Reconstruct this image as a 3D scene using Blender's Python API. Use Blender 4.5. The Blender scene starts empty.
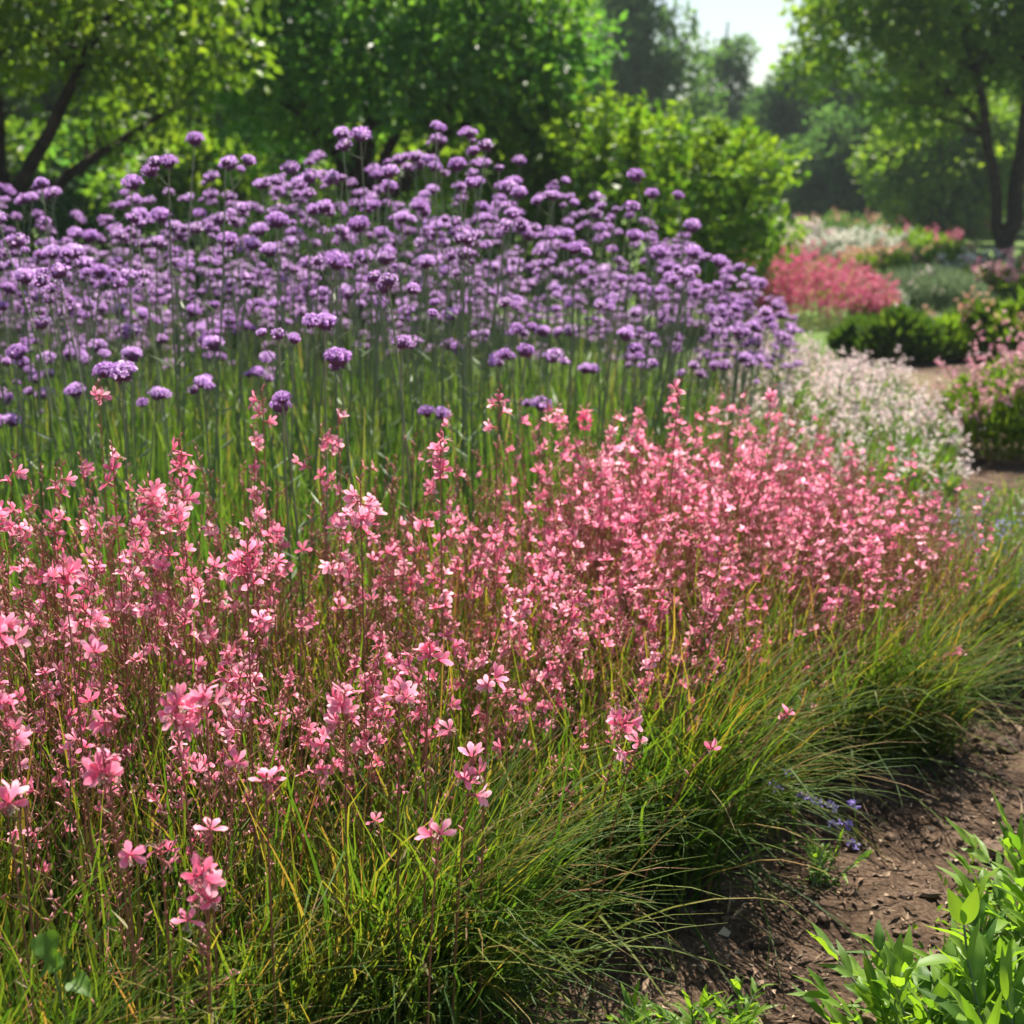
import bpy, math, random
import numpy as np
from mathutils import Matrix, Vector, Euler

rng = np.random.default_rng(7)
random.seed(7)
SC = bpy.context.scene
COL = SC.collection
R = math.radians
PI = math.pi

# ------------------------------------------------------------------ camera, sky, sun, exposure
CAM_H, PITCH, F = 1.35, R(12.9), 1407.0
cam_d = bpy.data.cameras.new('camera')
cam = bpy.data.objects.new('camera', cam_d)
COL.objects.link(cam)
cam.location = (0, 0, CAM_H)
cam.rotation_euler = (R(90) - PITCH, 0, 0)
cam_d.sensor_width = 36.0
cam_d.sensor_fit = 'HORIZONTAL'
cam_d.lens = 36.0 * F / 1024.0
cam_d.clip_start = 0.05
cam_d.clip_end = 2000
cam_d.dof.use_dof = True
cam_d.dof.focus_distance = 2.15
cam_d.dof.aperture_fstop = 5.0
SC.camera = cam

SUN_EL, SUN_AZ = R(58), R(14)          # azimuth measured from +Y (straight ahead) towards +X (right)
world = bpy.data.worlds.new("World")
SC.world = world
world.use_nodes = True
wn = world.node_tree
sky = wn.nodes.new('ShaderNodeTexSky')
sky.sky_type = 'NISHITA'
sky.sun_disc = False
sky.sun_elevation = SUN_EL
sky.sun_rotation = SUN_AZ
sky.air_density = 1.2
sky.dust_density = 0.9
sky.ozone_density = 1.0
bg = wn.nodes['Background']
bg.inputs['Strength'].default_value = 0.06
wn.links.new(sky.outputs[0], bg.inputs[0])

sun_d = bpy.data.lights.new('sun', 'SUN')
sun = bpy.data.objects.new('sun', sun_d)
COL.objects.link(sun)
sun_d.energy = 5.0
sun_d.angle = R(0.5)
sun_d.color = (1.0, 0.93, 0.80)
sdir = Vector((math.cos(SUN_EL) * math.sin(SUN_AZ), math.cos(SUN_EL) * math.cos(SUN_AZ), math.sin(SUN_EL)))
sun.rotation_euler = sdir.to_track_quat('Z', 'Y').to_euler()
sun.location = (0, 0, 30)

SC.view_settings.view_transform = 'Standard'
SC.view_settings.look = 'None'
SC.view_settings.gamma = 1.0
SC.view_settings.exposure = 1.3
SC.render.engine = 'CYCLES'
SC.cycles.max_bounces = 7
SC.cycles.diffuse_bounces = 4
SC.cycles.glossy_bounces = 2
SC.cycles.transmission_bounces = 5
SC.cycles.volume_bounces = 0
SC.cycles.use_denoising = True
SC.cycles.adaptive_threshold = 0.02
SC.cycles.caustics_reflective = False
SC.cycles.caustics_refractive = False


# ------------------------------------------------------------------ helpers: places
def ray(px, py):
    a, b = (px - 512) / F, (512 - py) / F
    return np.array([a, math.cos(PITCH) + b * math.sin(PITCH), -math.sin(PITCH) + b * math.cos(PITCH)])


def at(px, py, d):
    """the world point seen at a pixel of the photograph, d metres ahead"""
    r = ray(px, py)
    return np.array([0, 0, CAM_H]) + r * (d / r[1])


def in_poly(x, y, poly):
    inside = np.zeros(np.shape(x), bool)
    n = len(poly)
    for i in range(n):
        x0, y0 = poly[i]
        x1, y1 = poly[(i + 1) % n]
        c = ((y0 > y) != (y1 > y)) & (x < (x1 - x0) * (y - y0) / (y1 - y0 + 1e-12) + x0)
        inside ^= c
    return inside


def scatter(poly, n, g=rng):
    p = np.array(poly)
    lo, hi = p.min(0), p.max(0)
    out = np.zeros((0, 2))
    while len(out) < n:
        q = g.uniform(lo, hi, (n * 3, 2))
        out = np.vstack([out, q[in_poly(q[:, 0], q[:, 1], poly)]])
    return out[:n]


def edge_dist(x, y, poly_line):
    """distance to an open polyline"""
    best = np.full(np.shape(x), 1e9)
    for (x0, y0), (x1, y1) in zip(poly_line[:-1], poly_line[1:]):
        dx, dy = x1 - x0, y1 - y0
        t = np.clip(((x - x0) * dx + (y - y0) * dy) / (dx * dx + dy * dy), 0, 1)
        best = np.minimum(best, np.hypot(x - x0 - t * dx, y - y0 - t * dy))
    return best


def vnoise(x, y, scale, seed):
    g = np.random.default_rng(seed)
    T = g.random((64, 64))
    u, v = np.asarray(x) / scale + 1000, np.asarray(y) / scale + 1000
    i, j = np.floor(u).astype(int), np.floor(v).astype(int)
    fu, fv = u - i, v - j
    fu, fv = fu * fu * (3 - 2 * fu), fv * fv * (3 - 2 * fv)
    a, b = T[i % 64, j % 64], T[(i + 1) % 64, j % 64]
    c, d = T[i % 64, (j + 1) % 64], T[(i + 1) % 64, (j + 1) % 64]
    return (a * (1 - fu) + b * fu) * (1 - fv) + (c * (1 - fu) + d * fu) * fv


# ------------------------------------------------------------------ helpers: geometry
class Geo:
    """quads and triangles with a material slot per face and one random value per vertex"""
    def __init__(s):
        s.v, s.r, s.q, s.t, s.qm, s.tm, s.n = [], [], [], [], [], [], 0

    def add(s, v, q=None, t=None, r=0.5, m=0):
        v = np.asarray(v, float).reshape(-1, 3)
        k = len(v)
        s.v.append(v)
        s.r.append(np.broadcast_to(np.asarray(r, float), (k,)).copy())
        if q is not None and len(q):
            q = np.asarray(q, int).reshape(-1, 4)
            s.q.append(q + s.n)
            s.qm.append(np.full(len(q), m))
        if t is not None and len(t):
            t = np.asarray(t, int).reshape(-1, 3)
            s.t.append(t + s.n)
            s.tm.append(np.full(len(t), m))
        s.n += k
        return s

    def pack(s):
        c = lambda a, w, d: np.concatenate(a) if a else np.zeros((0, w) if w else (0,), d)
        return (c(s.v, 3, float), c(s.q, 4, int), c(s.t, 3, int), c(s.r, 0, float), c(s.qm, 0, int), c(s.tm, 0, int))

    def append(s, other, M=None, dr=0.0, mmap=None):
        v, q, t, r, qm, tm = other.pack()
        if M is not None:
            M = np.array(M)
            v = v @ M[:3, :3].T + M[:3, 3]
        if mmap is not None:
            mp = np.array(mmap)
            qm, tm = mp[qm], mp[tm]
        s.v.append(v); s.r.append(r + dr)
        if len(q): s.q.append(q + s.n); s.qm.append(qm)
        if len(t): s.t.append(t + s.n); s.tm.append(tm)
        s.n += len(v)
        return s

    def mesh(s, name, mats, smooth=True):
        v, q, t, r, qm, tm = s.pack()
        me = bpy.data.meshes.new(name)
        me.vertices.add(len(v))
        me.vertices.foreach_set('co', v.astype(np.float32).ravel())
        nl = len(q) * 4 + len(t) * 3
        me.loops.add(nl)
        me.loops.foreach_set('vertex_index', np.concatenate([q.ravel(), t.ravel()]).astype(np.int32))
        me.polygons.add(len(q) + len(t))
        st = np.concatenate([np.arange(len(q)) * 4, len(q) * 4 + np.arange(len(t)) * 3]).astype(np.int32)
        me.polygons.foreach_set('loop_start', st)
        me.polygons.foreach_set('material_index', np.concatenate([qm, tm]).astype(np.int32))
        me.polygons.foreach_set('use_smooth', np.full(len(st), smooth))
        a = me.attributes.new('tone', 'FLOAT', 'POINT')
        a.data.foreach_set('value', r.astype(np.float32))
        for m in mats:
            me.materials.append(m)
        me.update(calc_edges=True)
        me.validate()
        return me

    def build(s, name, mats, parent=None, smooth=True):
        return link(name, s.mesh(name, mats, smooth), parent)


def link(name, me, parent=None):
    o = bpy.data.objects.new(name, me)
    COL.objects.link(o)
    o.parent = parent
    return o


def tag(o, label=None, cat=None, group=None, kind=None):
    if label: o['label'] = label
    if cat: o['category'] = cat
    if group: o['group'] = group
    if kind: o['kind'] = kind
    return o


def thing(name, loc, label, cat, group=None, rz=0.0):
    o = bpy.data.objects.new(name, None)
    COL.objects.link(o)
    o.location = tuple(loc)
    o.rotation_euler = (0, 0, rz)
    o.empty_display_size = 0.1
    return tag(o, label, cat, group)


def grid_faces(nu, nv, base=0):
    """quads of a (nu rows x nv columns) vertex grid"""
    i, j = np.meshgrid(np.arange(nu - 1), np.arange(nv - 1), indexing='ij')
    a = (i * nv + j).ravel() + base
    return np.stack([a, a + 1, a + nv + 1, a + nv], 1)


def tube(geo, path, rad, sides=5, m=0, r=0.5, cap=False):
    path = np.asarray(path, float)
    n = len(path)
    rad = np.broadcast_to(np.asarray(rad, float), (n,))
    tan = np.gradient(path, axis=0)
    tan /= np.linalg.norm(tan, axis=1)[:, None] + 1e-12
    ref = np.array([0.0, 0, 1]) if abs(tan[0, 2]) < 0.8 else np.array([1.0, 0, 0])
    u = np.cross(tan, ref); u /= np.linalg.norm(u, axis=1)[:, None] + 1e-12
    w = np.cross(tan, u)
    ang = np.arange(sides) * 2 * PI / sides
    ring = u[:, None, :] * np.cos(ang)[None, :, None] + w[:, None, :] * np.sin(ang)[None, :, None]
    v = path[:, None, :] + ring * rad[:, None, None]
    i, j = np.meshgrid(np.arange(n - 1), np.arange(sides), indexing='ij')
    j2 = (j + 1) % sides
    q = np.stack([i * sides + j, i * sides + j2, (i + 1) * sides + j2, (i + 1) * sides + j], -1).reshape(-1, 4)
    geo.add(v.reshape(-1, 3), q, r=(np.repeat(np.broadcast_to(r, (n,)), sides)), m=m)


def bezier(p0, p1, p2, n):
    t = np.linspace(0, 1, n)[:, None]
    return (1 - t) ** 2 * np.asarray(p0) + 2 * t * (1 - t) * np.asarray(p1) + t * t * np.asarray(p2)


def blades(geo, base, length, az, lean, bend, width, tone, nseg=5, m=0, zmin=0.006, tw=0.6, g=rng, tip=0.35):
    """arching grass blades: ribbons of nseg quads that narrow to a point"""
    N = len(base)
    f = lambda a: np.broadcast_to(np.asarray(a, float), (N,))
    length, az, lean, bend, width, tone = map(f, (length, az, lean, bend, width, tone))
    side = np.stack([-np.sin(az), np.cos(az), np.zeros(N)], 1)
    fwd = np.stack([np.cos(az), np.sin(az), np.zeros(N)], 1)
    wig = g.normal(0, 0.07, (N, nseg + 1))
    kink = np.where(g.random(N) < 0.12, g.integers(1, nseg, N), 99)      # broken blades fold over
    pts, th = [np.asarray(base, float)], None
    for i in range(nseg):
        th = lean + bend * ((i + 0.6) / nseg) ** 1.3 + wig[:, i] + np.where(kink <= i, 1.1, 0.0)
        step = (np.sin(th)[:, None] * fwd + np.cos(th)[:, None] * np.array([0, 0, 1.0]) + side * (wig[:, i] * 1.6)[:, None]) * (length / nseg)[:, None]
        pts.append(pts[-1] + step)
    P = np.stack(pts, 1)
    P[:, :, 2] = np.maximum(P[:, :, 2], zmin)
    tws = g.uniform(-tw, tw, N)
    wd = side * np.cos(tws)[:, None] + fwd * np.sin(tws)[:, None]
    prof = np.array([0.75, 1.0, 0.95, 0.8, 0.5, 0.12])
    prof = np.interp(np.linspace(0, 1, nseg + 1), np.linspace(0, 1, 6), prof)
    off = wd[:, None, :] * (width[:, None] * prof[None])[:, :, None] * 0.5
    V = np.stack([P - off, P + off], 2).reshape(N, -1, 3)
    tone = np.clip(tone[:, None] + tip * (np.linspace(0, 1, nseg + 1)[None] - 0.55), 0, 1)
    k = 2 * (nseg + 1)
    fq = np.array([[2 * i, 2 * i + 1, 2 * i + 3, 2 * i + 2] for i in range(nseg)])
    q = (fq[None] + (np.arange(N) * k)[:, None, None]).reshape(-1, 4)
    geo.add(V.reshape(-1, 3), q, r=np.repeat(tone.ravel(), 2), m=m)


def unit(v):
    return v / (np.linalg.norm(v, axis=-1, keepdims=True) + 1e-9)


def leaf_cards(geo, pos, axis, length, width, tone, m=0, fold=0.35, g=rng, up=None):
    """small folded kite-shaped leaves"""
    N = len(pos)
    f = lambda a: np.broadcast_to(np.asarray(a, float), (N,))
    length, width, tone = map(f, (length, width, tone))
    axis = unit(np.asarray(axis, float))
    rnd = g.normal(0, 1, (N, 3)) if up is None else np.asarray(up) + g.normal(0, 0.45, (N, 3))
    side = unit(np.cross(axis, rnd))
    nor = np.cross(side, axis)
    mid = pos + axis * (length * 0.45)[:, None]
    up_ = nor * (width * fold)[:, None]
    a = pos
    b = mid + side * (width * 0.5)[:, None] + up_
    c = pos + axis * length[:, None]
    d = mid - side * (width * 0.5)[:, None] + up_
    V = np.stack([a, b, c, d], 1).reshape(-1, 3)
    k = (np.arange(N) * 4)[:, None]
    t = np.concatenate([k + np.array([[0, 1, 2]]), k + np.array([[0, 2, 3]])])
    geo.add(V, t=t, r=np.repeat(tone, 4), m=m)


def big_leaf(geo, base, axis, up, length, width, tone=0.5, m=0, n=7, droop=0.3, fold=0.25, wave=0.0, sharp=1.0, shape=None):
    """one shaped leaf with a midrib fold, a droop and a wavy margin (3 or 5 vertices across)"""
    axis = unit(np.asarray(axis, float)); up = np.asarray(up, float)
    side = unit(np.cross(axis, up)); nor = np.cross(side, axis)
    s = np.linspace(0, 1, n)
    if shape is None:
        w = np.sin(PI * s ** (0.75 * sharp)) ** 0.85
    else:
        w = np.interp(s, *shape)
    w = np.maximum(w, 0.03) * width * 0.5
    mid = np.asarray(base)[None] + axis[None] * (s * length)[:, None] - nor[None] * (droop * length * s ** 2)[:, None]
    cols = []
    for c in (-1, -0.5, 0, 0.5, 1):
        lift = fold * abs(c) - 0.10 * abs(c) ** 2
        wv = wave * math.copysign(1, c) * np.sin(s * 11 + c * 2) * abs(c)
        cols.append(mid + side[None] * (w * c)[:, None] + nor[None] * (w * (lift + wv))[:, None])
    V = np.stack(cols, 1).reshape(-1, 3)
    tn = tone + 0.10 * np.tile(np.array([0, 0, 0.8, 0, 0]), n)
    geo.add(V, grid_faces(n, 5), r=tn, m=m)


def blob(geo, c, rx, ry, rz, m=0, r=0.5, nu=6, nv=8, rough=0.2, g=rng):
    th = np.linspace(0.12, PI - 0.12, nu)[:, None]
    ph = (np.arange(nv) * 2 * PI / nv)[None, :]
    n = 1 + g.normal(0, rough, (nu, nv))
    v = np.stack([rx * n * np.sin(th) * np.cos(ph), ry * n * np.sin(th) * np.sin(ph), rz * n * np.cos(th) * np.ones_like(ph)], -1).reshape(-1, 3) + np.asarray(c)
    i, j = np.meshgrid(np.arange(nu - 1), np.arange(nv), indexing='ij')
    j2 = (j + 1) % nv
    q = np.stack([i * nv + j, (i + 1) * nv + j, (i + 1) * nv + j2, i * nv + j2], -1).reshape(-1, 4)
    top = [[0, j, (j + 1) % nv] for j in range(1, nv - 1)]
    b = (nu - 1) * nv
    bot = [[b, b + j + 1, b + j] for j in range(1, nv - 1)]
    geo.add(v, q, t=top + bot, r=r, m=m)


# ------------------------------------------------------------------ materials
def ramp_mat(name, stops, transl=0.0, rough=0.55, spec=0.3, tint=(1.0, 1.0, 1.0), jitter=0.0, tgain=1.0):
    """colour chosen along a ramp by the mesh's own 'tone' value; leaves and petals let light through"""
    m = bpy.data.materials.new(name)
    m.use_nodes = True
    nt = m.node_tree
    N, L = nt.nodes, nt.links
    b = N['Principled BSDF']
    at_ = N.new('ShaderNodeAttribute'); at_.attribute_name = 'tone'
    rp = N.new('ShaderNodeValToRGB')
    el = rp.color_ramp.elements
    while len(el) < len(stops):
        el.new(0.5)
    for e, (p, c) in zip(el, stops):
        e.position = p; e.color = (*c, 1)
    fac = at_.outputs['Fac']
    if jitter:
        oi = N.new('ShaderNodeObjectInfo')
        mm = N.new('ShaderNodeMath'); mm.operation = 'MULTIPLY_ADD'
        mm.inputs[1].default_value = jitter; 
        ad = N.new('ShaderNodeMath'); ad.operation = 'SUBTRACT'; ad.inputs[1].default_value = 0.5
        L.new(oi.outputs['Random'], ad.inputs[0])
        L.new(ad.outputs[0], mm.inputs[0]); L.new(fac, mm.inputs[2])
        fac = mm.outputs[0]
    L.new(fac, rp.inputs[0])
    L.new(rp.outputs[0], b.inputs['Base Color'])
    b.inputs['Roughness'].default_value = rough
    b.inputs['Specular IOR Level'].default_value = spec
    if transl:
        tr = N.new('ShaderNodeBsdfTranslucent')
        mu = N.new('ShaderNodeMix'); mu.data_type = 'RGBA'; mu.blend_type = 'MULTIPLY'
        mu.inputs[0].default_value = 1.0
        mu.inputs[7].default_value = (*[c * tgain for c in tint], 1)
        L.new(rp.outputs[0], mu.inputs[6])
        L.new(mu.outputs[2], tr.inputs[0])
        mx = N.new('ShaderNodeMixShader')
        mx.inputs[0].default_value = transl
        L.new(b.outputs[0], mx.inputs[1]); L.new(tr.outputs[0], mx.inputs[2])
        L.new(mx.outputs[0], N['Material Output'].inputs['Surface'])
    return m


def ground_mat(name, c0, c1, c2, scale=6.0, rough=0.95, bump=0.4):
    m = bpy.data.materials.new(name)
    m.use_nodes = True
    nt = m.node_tree; N, L = nt.nodes, nt.links
    b = N['Principled BSDF']
    tc = N.new('ShaderNodeTexCoord')
    n1 = N.new('ShaderNodeTexNoise'); n1.inputs['Scale'].default_value = scale; n1.inputs['Detail'].default_value = 8
    n2 = N.new('ShaderNodeTexNoise'); n2.inputs['Scale'].default_value = scale * 14; n2.inputs['Detail'].default_value = 5
    mx = N.new('ShaderNodeMath'); mx.operation = 'MULTIPLY_ADD'; mx.inputs[1].default_value = 0.5
    L.new(tc.outputs['Object'], n1.inputs[0]); L.new(tc.outputs['Object'], n2.inputs[0])
    L.new(n2.outputs['Fac'], mx.inputs[0])
    h = N.new('ShaderNodeMath'); h.operation = 'MULTIPLY'; h.inputs[1].default_value = 0.5
    L.new(n1.outputs['Fac'], h.inputs[0]); L.new(h.outputs[0], mx.inputs[2])
    rp = N.new('ShaderNodeValToRGB')
    el = rp.color_ramp.elements
    el.new(0.5)
    for e, (p, c) in zip(el, ((0.36, c0), (0.5, c1), (0.66, c2))):
        e.position = p; e.color = (*c, 1)
    L.new(mx.outputs[0], rp.inputs[0]); L.new(rp.outputs[0], b.inputs['Base Color'])
    b.inputs['Roughness'].default_value = rough
    b.inputs['Specular IOR Level'].default_value = 0.15
    bp = N.new('ShaderNodeBump'); bp.inputs['Strength'].default_value = bump; bp.inputs['Distance'].default_value = 0.02
    L.new(mx.outputs[0], bp.inputs['Height']); L.new(bp.outputs[0], b.inputs['Normal'])
    return m


YG = (1.25, 1.25, 0.45)
M_soil = ground_mat('soil', (0.024, 0.015, 0.010), (0.070, 0.043, 0.027), (0.16, 0.11, 0.075), 9.0)
M_lawn = ground_mat('lawn', (0.05, 0.09, 0.018), (0.09, 0.15, 0.03), (0.14, 0.19, 0.05), 1.2)
M_path = ground_mat('path', (0.085, 0.065, 0.04), (0.14, 0.105, 0.062), (0.20, 0.155, 0.10), 4.0)
M_grass = ramp_mat('grass_blade', ((0.0, (0.030, 0.074, 0.011)), (0.36, (0.068, 0.130, 0.018)), (0.64, (0.140, 0.172, 0.024)), (0.78, (0.22, 0.17, 0.045)), (1.0, (0.25, 0.13, 0.065))),
                   transl=0.48, rough=0.55, spec=0.2, tint=YG, tgain=1.4)
M_meadow = ramp_mat('meadow_blade', ((0.0, (0.04, 0.10, 0.022)), (0.5, (0.085, 0.17, 0.035)), (0.85, (0.15, 0.22, 0.05)), (1.0, (0.26, 0.22, 0.10))),
                    transl=0.45, rough=0.4, spec=0.45, tint=YG, tgain=1.35)
M_gstem = ramp_mat('gaura_stem', ((0.0, (0.13, 0.14, 0.03)), (0.35, (0.27, 0.15, 0.07)), (1.0, (0.40, 0.16, 0.12))), rough=0.5, transl=0.25)
M_bud = ramp_mat('gaura_bud', ((0.0, (0.38, 0.15, 0.11)), (0.6, (0.60, 0.24, 0.24)), (1.0, (0.76, 0.44, 0.40))), rough=0.5, transl=0.3)
M_petal = ramp_mat('gaura_petal', ((0.0, (0.66, 0.07, 0.17)), (0.35, (0.82, 0.18, 0.33)), (0.75, (0.88, 0.32, 0.47)), (1.0, (0.92, 0.52, 0.61))), rough=0.5, spec=0.25, transl=0.52, tint=(1.05, 0.94, 0.94), tgain=1.25, jitter=0.45)
M_stamen = ramp_mat('gaura_stamen', ((0.0, (0.65, 0.25, 0.25)), (1.0, (0.80, 0.62, 0.5))), rough=0.5, transl=0.3)
M_white = ramp_mat('pale_petal', ((0.0, (0.82, 0.50, 0.53)), (0.4, (0.86, 0.70, 0.69)), (1.0, (0.90, 0.84, 0.80))), rough=0.5, transl=0.4)
M_vstem = ramp_mat('verbena_stem', ((0.0, (0.09, 0.14, 0.06)), (0.6, (0.19, 0.25, 0.13)), (1.0, (0.34, 0.36, 0.22))), rough=0.5, transl=0.2)
M_floret = ramp_mat('verbena_floret', ((0.0, (0.34, 0.15, 0.42)), (0.45, (0.56, 0.32, 0.67)), (0.8, (0.67, 0.45, 0.75)), (1.0, (0.74, 0.58, 0.80))), rough=0.5, transl=0.5, tgain=1.35, jitter=0.45)
M_calyx = ramp_mat('verbena_calyx', ((0.0, (0.14, 0.06, 0.15)), (1.0, (0.30, 0.13, 0.28))), rough=0.6, transl=0.3)
M_bark = ground_mat('bark', (0.020, 0.015, 0.011), (0.045, 0.035, 0.026), (0.09, 0.07, 0.05), 9.0, bump=0.8)
M_chip = ramp_mat('chip', ((0.0, (0.05, 0.03, 0.02)), (0.55, (0.16, 0.10, 0.065)), (0.85, (0.34, 0.24, 0.16)), (1.0, (0.58, 0.48, 0.36))), rough=0.85)
M_broad = ramp_mat('broad_leaf', ((0.0, (0.065, 0.15, 0.02)), (0.5, (0.14, 0.25, 0.028)), (1.0, (0.19, 0.30, 0.035))), transl=0.45, rough=0.48, spec=0.3, tint=YG, tgain=1.5)
M_blue = ramp_mat('violet_blossom', ((0.0, (0.26, 0.18, 0.60)), (1.0, (0.48, 0.38, 0.80))), rough=0.5, transl=0.4)


def leafmat(name, a, b, c, tint=YG, tg=1.4, transl=0.45, rough=0.45):
    return ramp_mat(name, ((0.0, a), (0.5, b), (1.0, c)), transl=transl, rough=rough, spec=0.4, tint=tint, tgain=tg)


M_lf_olive = leafmat('leaf_olive', (0.05, 0.098, 0.014), (0.085, 0.15, 0.02), (0.15, 0.205, 0.025), tint=(1.2, 1.25, 0.45), tg=1.8, transl=0.52)
M_lf_blue = leafmat('leaf_bluish', (0.04, 0.105, 0.030), (0.07, 0.155, 0.035), (0.13, 0.21, 0.035), tint=(1.15, 1.3, 0.5), tg=1.9, transl=0.52)
M_lf_lime = leafmat('leaf_lime', (0.05, 0.12, 0.018), (0.09, 0.185, 0.022), (0.17, 0.25, 0.026), tg=1.6, transl=0.5)
M_lf_right = leafmat('leaf_bright', (0.055, 0.115, 0.018), (0.095, 0.17, 0.022), (0.17, 0.23, 0.03), tg=1.9, transl=0.52)
M_lf_far = leafmat('leaf_far', (0.04, 0.085, 0.032), (0.06, 0.12, 0.04), (0.09, 0.155, 0.045), tint=(1.1, 1.2, 0.6), tg=1.8, transl=0.5, rough=0.85)
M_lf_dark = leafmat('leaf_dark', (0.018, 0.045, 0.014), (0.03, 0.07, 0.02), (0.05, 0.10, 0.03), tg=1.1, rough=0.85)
M_lf_grey = leafmat('leaf_greyish', (0.07, 0.11, 0.07), (0.12, 0.17, 0.11), (0.19, 0.24, 0.16), tint=(1.1, 1.15, 0.8), tg=1.1)
M_lf_low = leafmat('leaf_low', (0.04, 0.09, 0.018), (0.065, 0.13, 0.022), (0.11, 0.175, 0.03), tg=1.15, transl=0.4)
M_rose = ramp_mat('rose_blossom', ((0.0, (0.62, 0.20, 0.30)), (0.5, (0.78, 0.38, 0.46)), (1.0, (0.86, 0.62, 0.64))), rough=0.5, transl=0.4)
M_redbl = ramp_mat('red_blossom', ((0.0, (0.46, 0.05, 0.15)), (0.5, (0.70, 0.14, 0.29)), (1.0, (0.84, 0.38, 0.48))), rough=0.5, transl=0.35)
M_peach = ramp_mat('peach_blossom', ((0.0, (0.70, 0.28, 0.20)), (1.0, (0.85, 0.55, 0.45))), rough=0.5, transl=0.35)
M_cream = ramp_mat('cream_blossom', ((0.0, (0.72, 0.68, 0.58)), (1.0, (0.86, 0.84, 0.76))), rough=0.5, transl=0.35)

# ------------------------------------------------------------------ the setting: ground, path, lawn
BED = [(-2.2, 0.75), (-1.45, 1.0), (-0.95, 1.2), (-0.45, 1.65), (-0.02, 2.15), (0.33, 2.6), (0.76, 3.03), (1.10, 3.38), (1.34, 3.85), (1.38, 4.4), (1.0, 4.75), (0.30, 3.95),
       (-0.2, 3.35), (-0.7, 2.9), (-1.2, 2.7), (-2.2, 2.5)]
BED_EDGE = BED[0:10]
UNDER = [(-3.4, 2.6), (-1.2, 2.75), (-0.7, 2.95), (-0.2, 3.4), (0.3, 4.05), (0.85, 4.8), (1.1, 5.9), (1.45, 7.4), (1.3, 8.4), (0.4, 7.6), (-0.8, 6.8), (-3.6, 6.4)]
VERB = [(-3.4, 3.25), (-1.2, 3.4), (-0.7, 3.5), (-0.2, 3.75), (0.3, 4.3), (0.75, 4.9), (1.1, 5.9), (1.45, 7.4), (1.3, 8.4), (0.4, 7.6), (-0.8, 6.8), (-3.6, 6.4)]


def gz(x, y):
    """height of the ground sheet"""
    z = 0.05 * (vnoise(x, y, 1.3, 1) - 0.5) + 0.035 * (vnoise(x, y, 0.35, 2) - 0.5) + 0.028 * (vnoise(x, y, 0.11, 3) - 0.5) + 0.016 * (vnoise(x, y, 0.045, 4) - 0.5)
    fade = np.clip((9 - np.hypot(x, y)) / 4, 0, 1)
    return z * fade


xs = np.concatenate([np.linspace(-300, -6, 14), np.linspace(-5.5, -1.2, 24), np.arange(-1.15, 2.8, 0.022), np.linspace(2.9, 8, 24), np.linspace(9, 300, 14)])
ys = np.concatenate([np.linspace(-60, -1, 8), np.linspace(-0.5, 0.9, 8), np.arange(0.95, 4.6, 0.022), np.linspace(4.7, 12, 60), np.linspace(13, 500, 26)])
X, Y = np.meshgrid(xs, ys, indexing='ij')
g = Geo()
g.add(np.stack([X, Y, gz(X, Y)], -1).reshape(-1, 3), grid_faces(len(xs), len(ys))[:, ::-1])
tag(g.build('ground', [M_soil]), kind='structure')


def sheet(name, pts, z, mat):
    me = bpy.data.meshes.new(name)
    me.from_pydata([(x, y, z) for x, y in pts], [], [list(range(len(pts)))])
    me.materials.append(mat)
    return tag(link(name, me), kind='structure')


sheet('lawn', [(-3, 9.6), (1.2, 9.9), (2.5, 11.6), (5, 12.2), (9, 12.6), (290, 13), (290, 490), (-290, 490), (-290, 9.4)], 0.006, M_lawn)
sheet('path', [(1.5, 9.3), (2.4, 8.4), (3.2, 8.2), (6, 8.6), (14, 9.2), (14, 10.9), (6, 10.6), (3.6, 10.4), (2.2, 10.7), (1.3, 9.85)], 0.012, M_path)

# loose mulch, chips and clods on the bare soil
MULCH = [(-0.3, 1.2), (0.0, 1.8), (0.2, 2.25), (0.6, 2.75), (0.98, 3.3), (1.15, 3.9), (1.9, 4.2), (1.8, 3.0), (1.5, 2.0), (1.2, 1.2)]
g = Geo()
p = scatter(MULCH, 5200)
n = len(p)
pos = np.column_stack([p, gz(p[:, 0], p[:, 1]) + 0.003])
azm = rng.uniform(0, 2 * PI, n)
ax = np.column_stack([np.cos(azm), np.sin(azm), rng.normal(0.05, 0.25, n)])
leaf_cards(g, pos, ax, rng.gamma(3, 0.006, n) + 0.004, rng.gamma(3, 0.0022, n) + 0.003, np.clip(rng.beta(1.6, 2.0, n), 0, 1), fold=0.2, up=np.tile([0, 0, 1.0], (n, 1)))
for x, y in scatter(MULCH, 520):
    s = rng.gamma(2.2, 0.0035) + 0.003
    blob(g, (x, y, float(gz(x, y)) + s * 0.2), s * rng.uniform(0.8, 1.5), s * rng.uniform(0.8, 1.4), s * rng.uniform(0.5, 0.9), r=rng.uniform(0.0, 0.55), nu=5, nv=7, rough=0.1)
n = 700                                # pale fallen leaves and petals
p = scatter(MULCH, n); a_ = rng.uniform(0, 2 * PI, n)
leaf_cards(g, np.column_stack([p, gz(p[:, 0], p[:, 1]) + 0.008]), np.column_stack([np.cos(a_), np.sin(a_), rng.normal(0, 0.2, n)]), rng.uniform(0.008, 0.026, n), rng.uniform(0.004, 0.011, n), rng.uniform(0.7, 1.0, n), fold=0.5, up=np.tile([0, 0, 1.0], (n, 1)))
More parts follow.
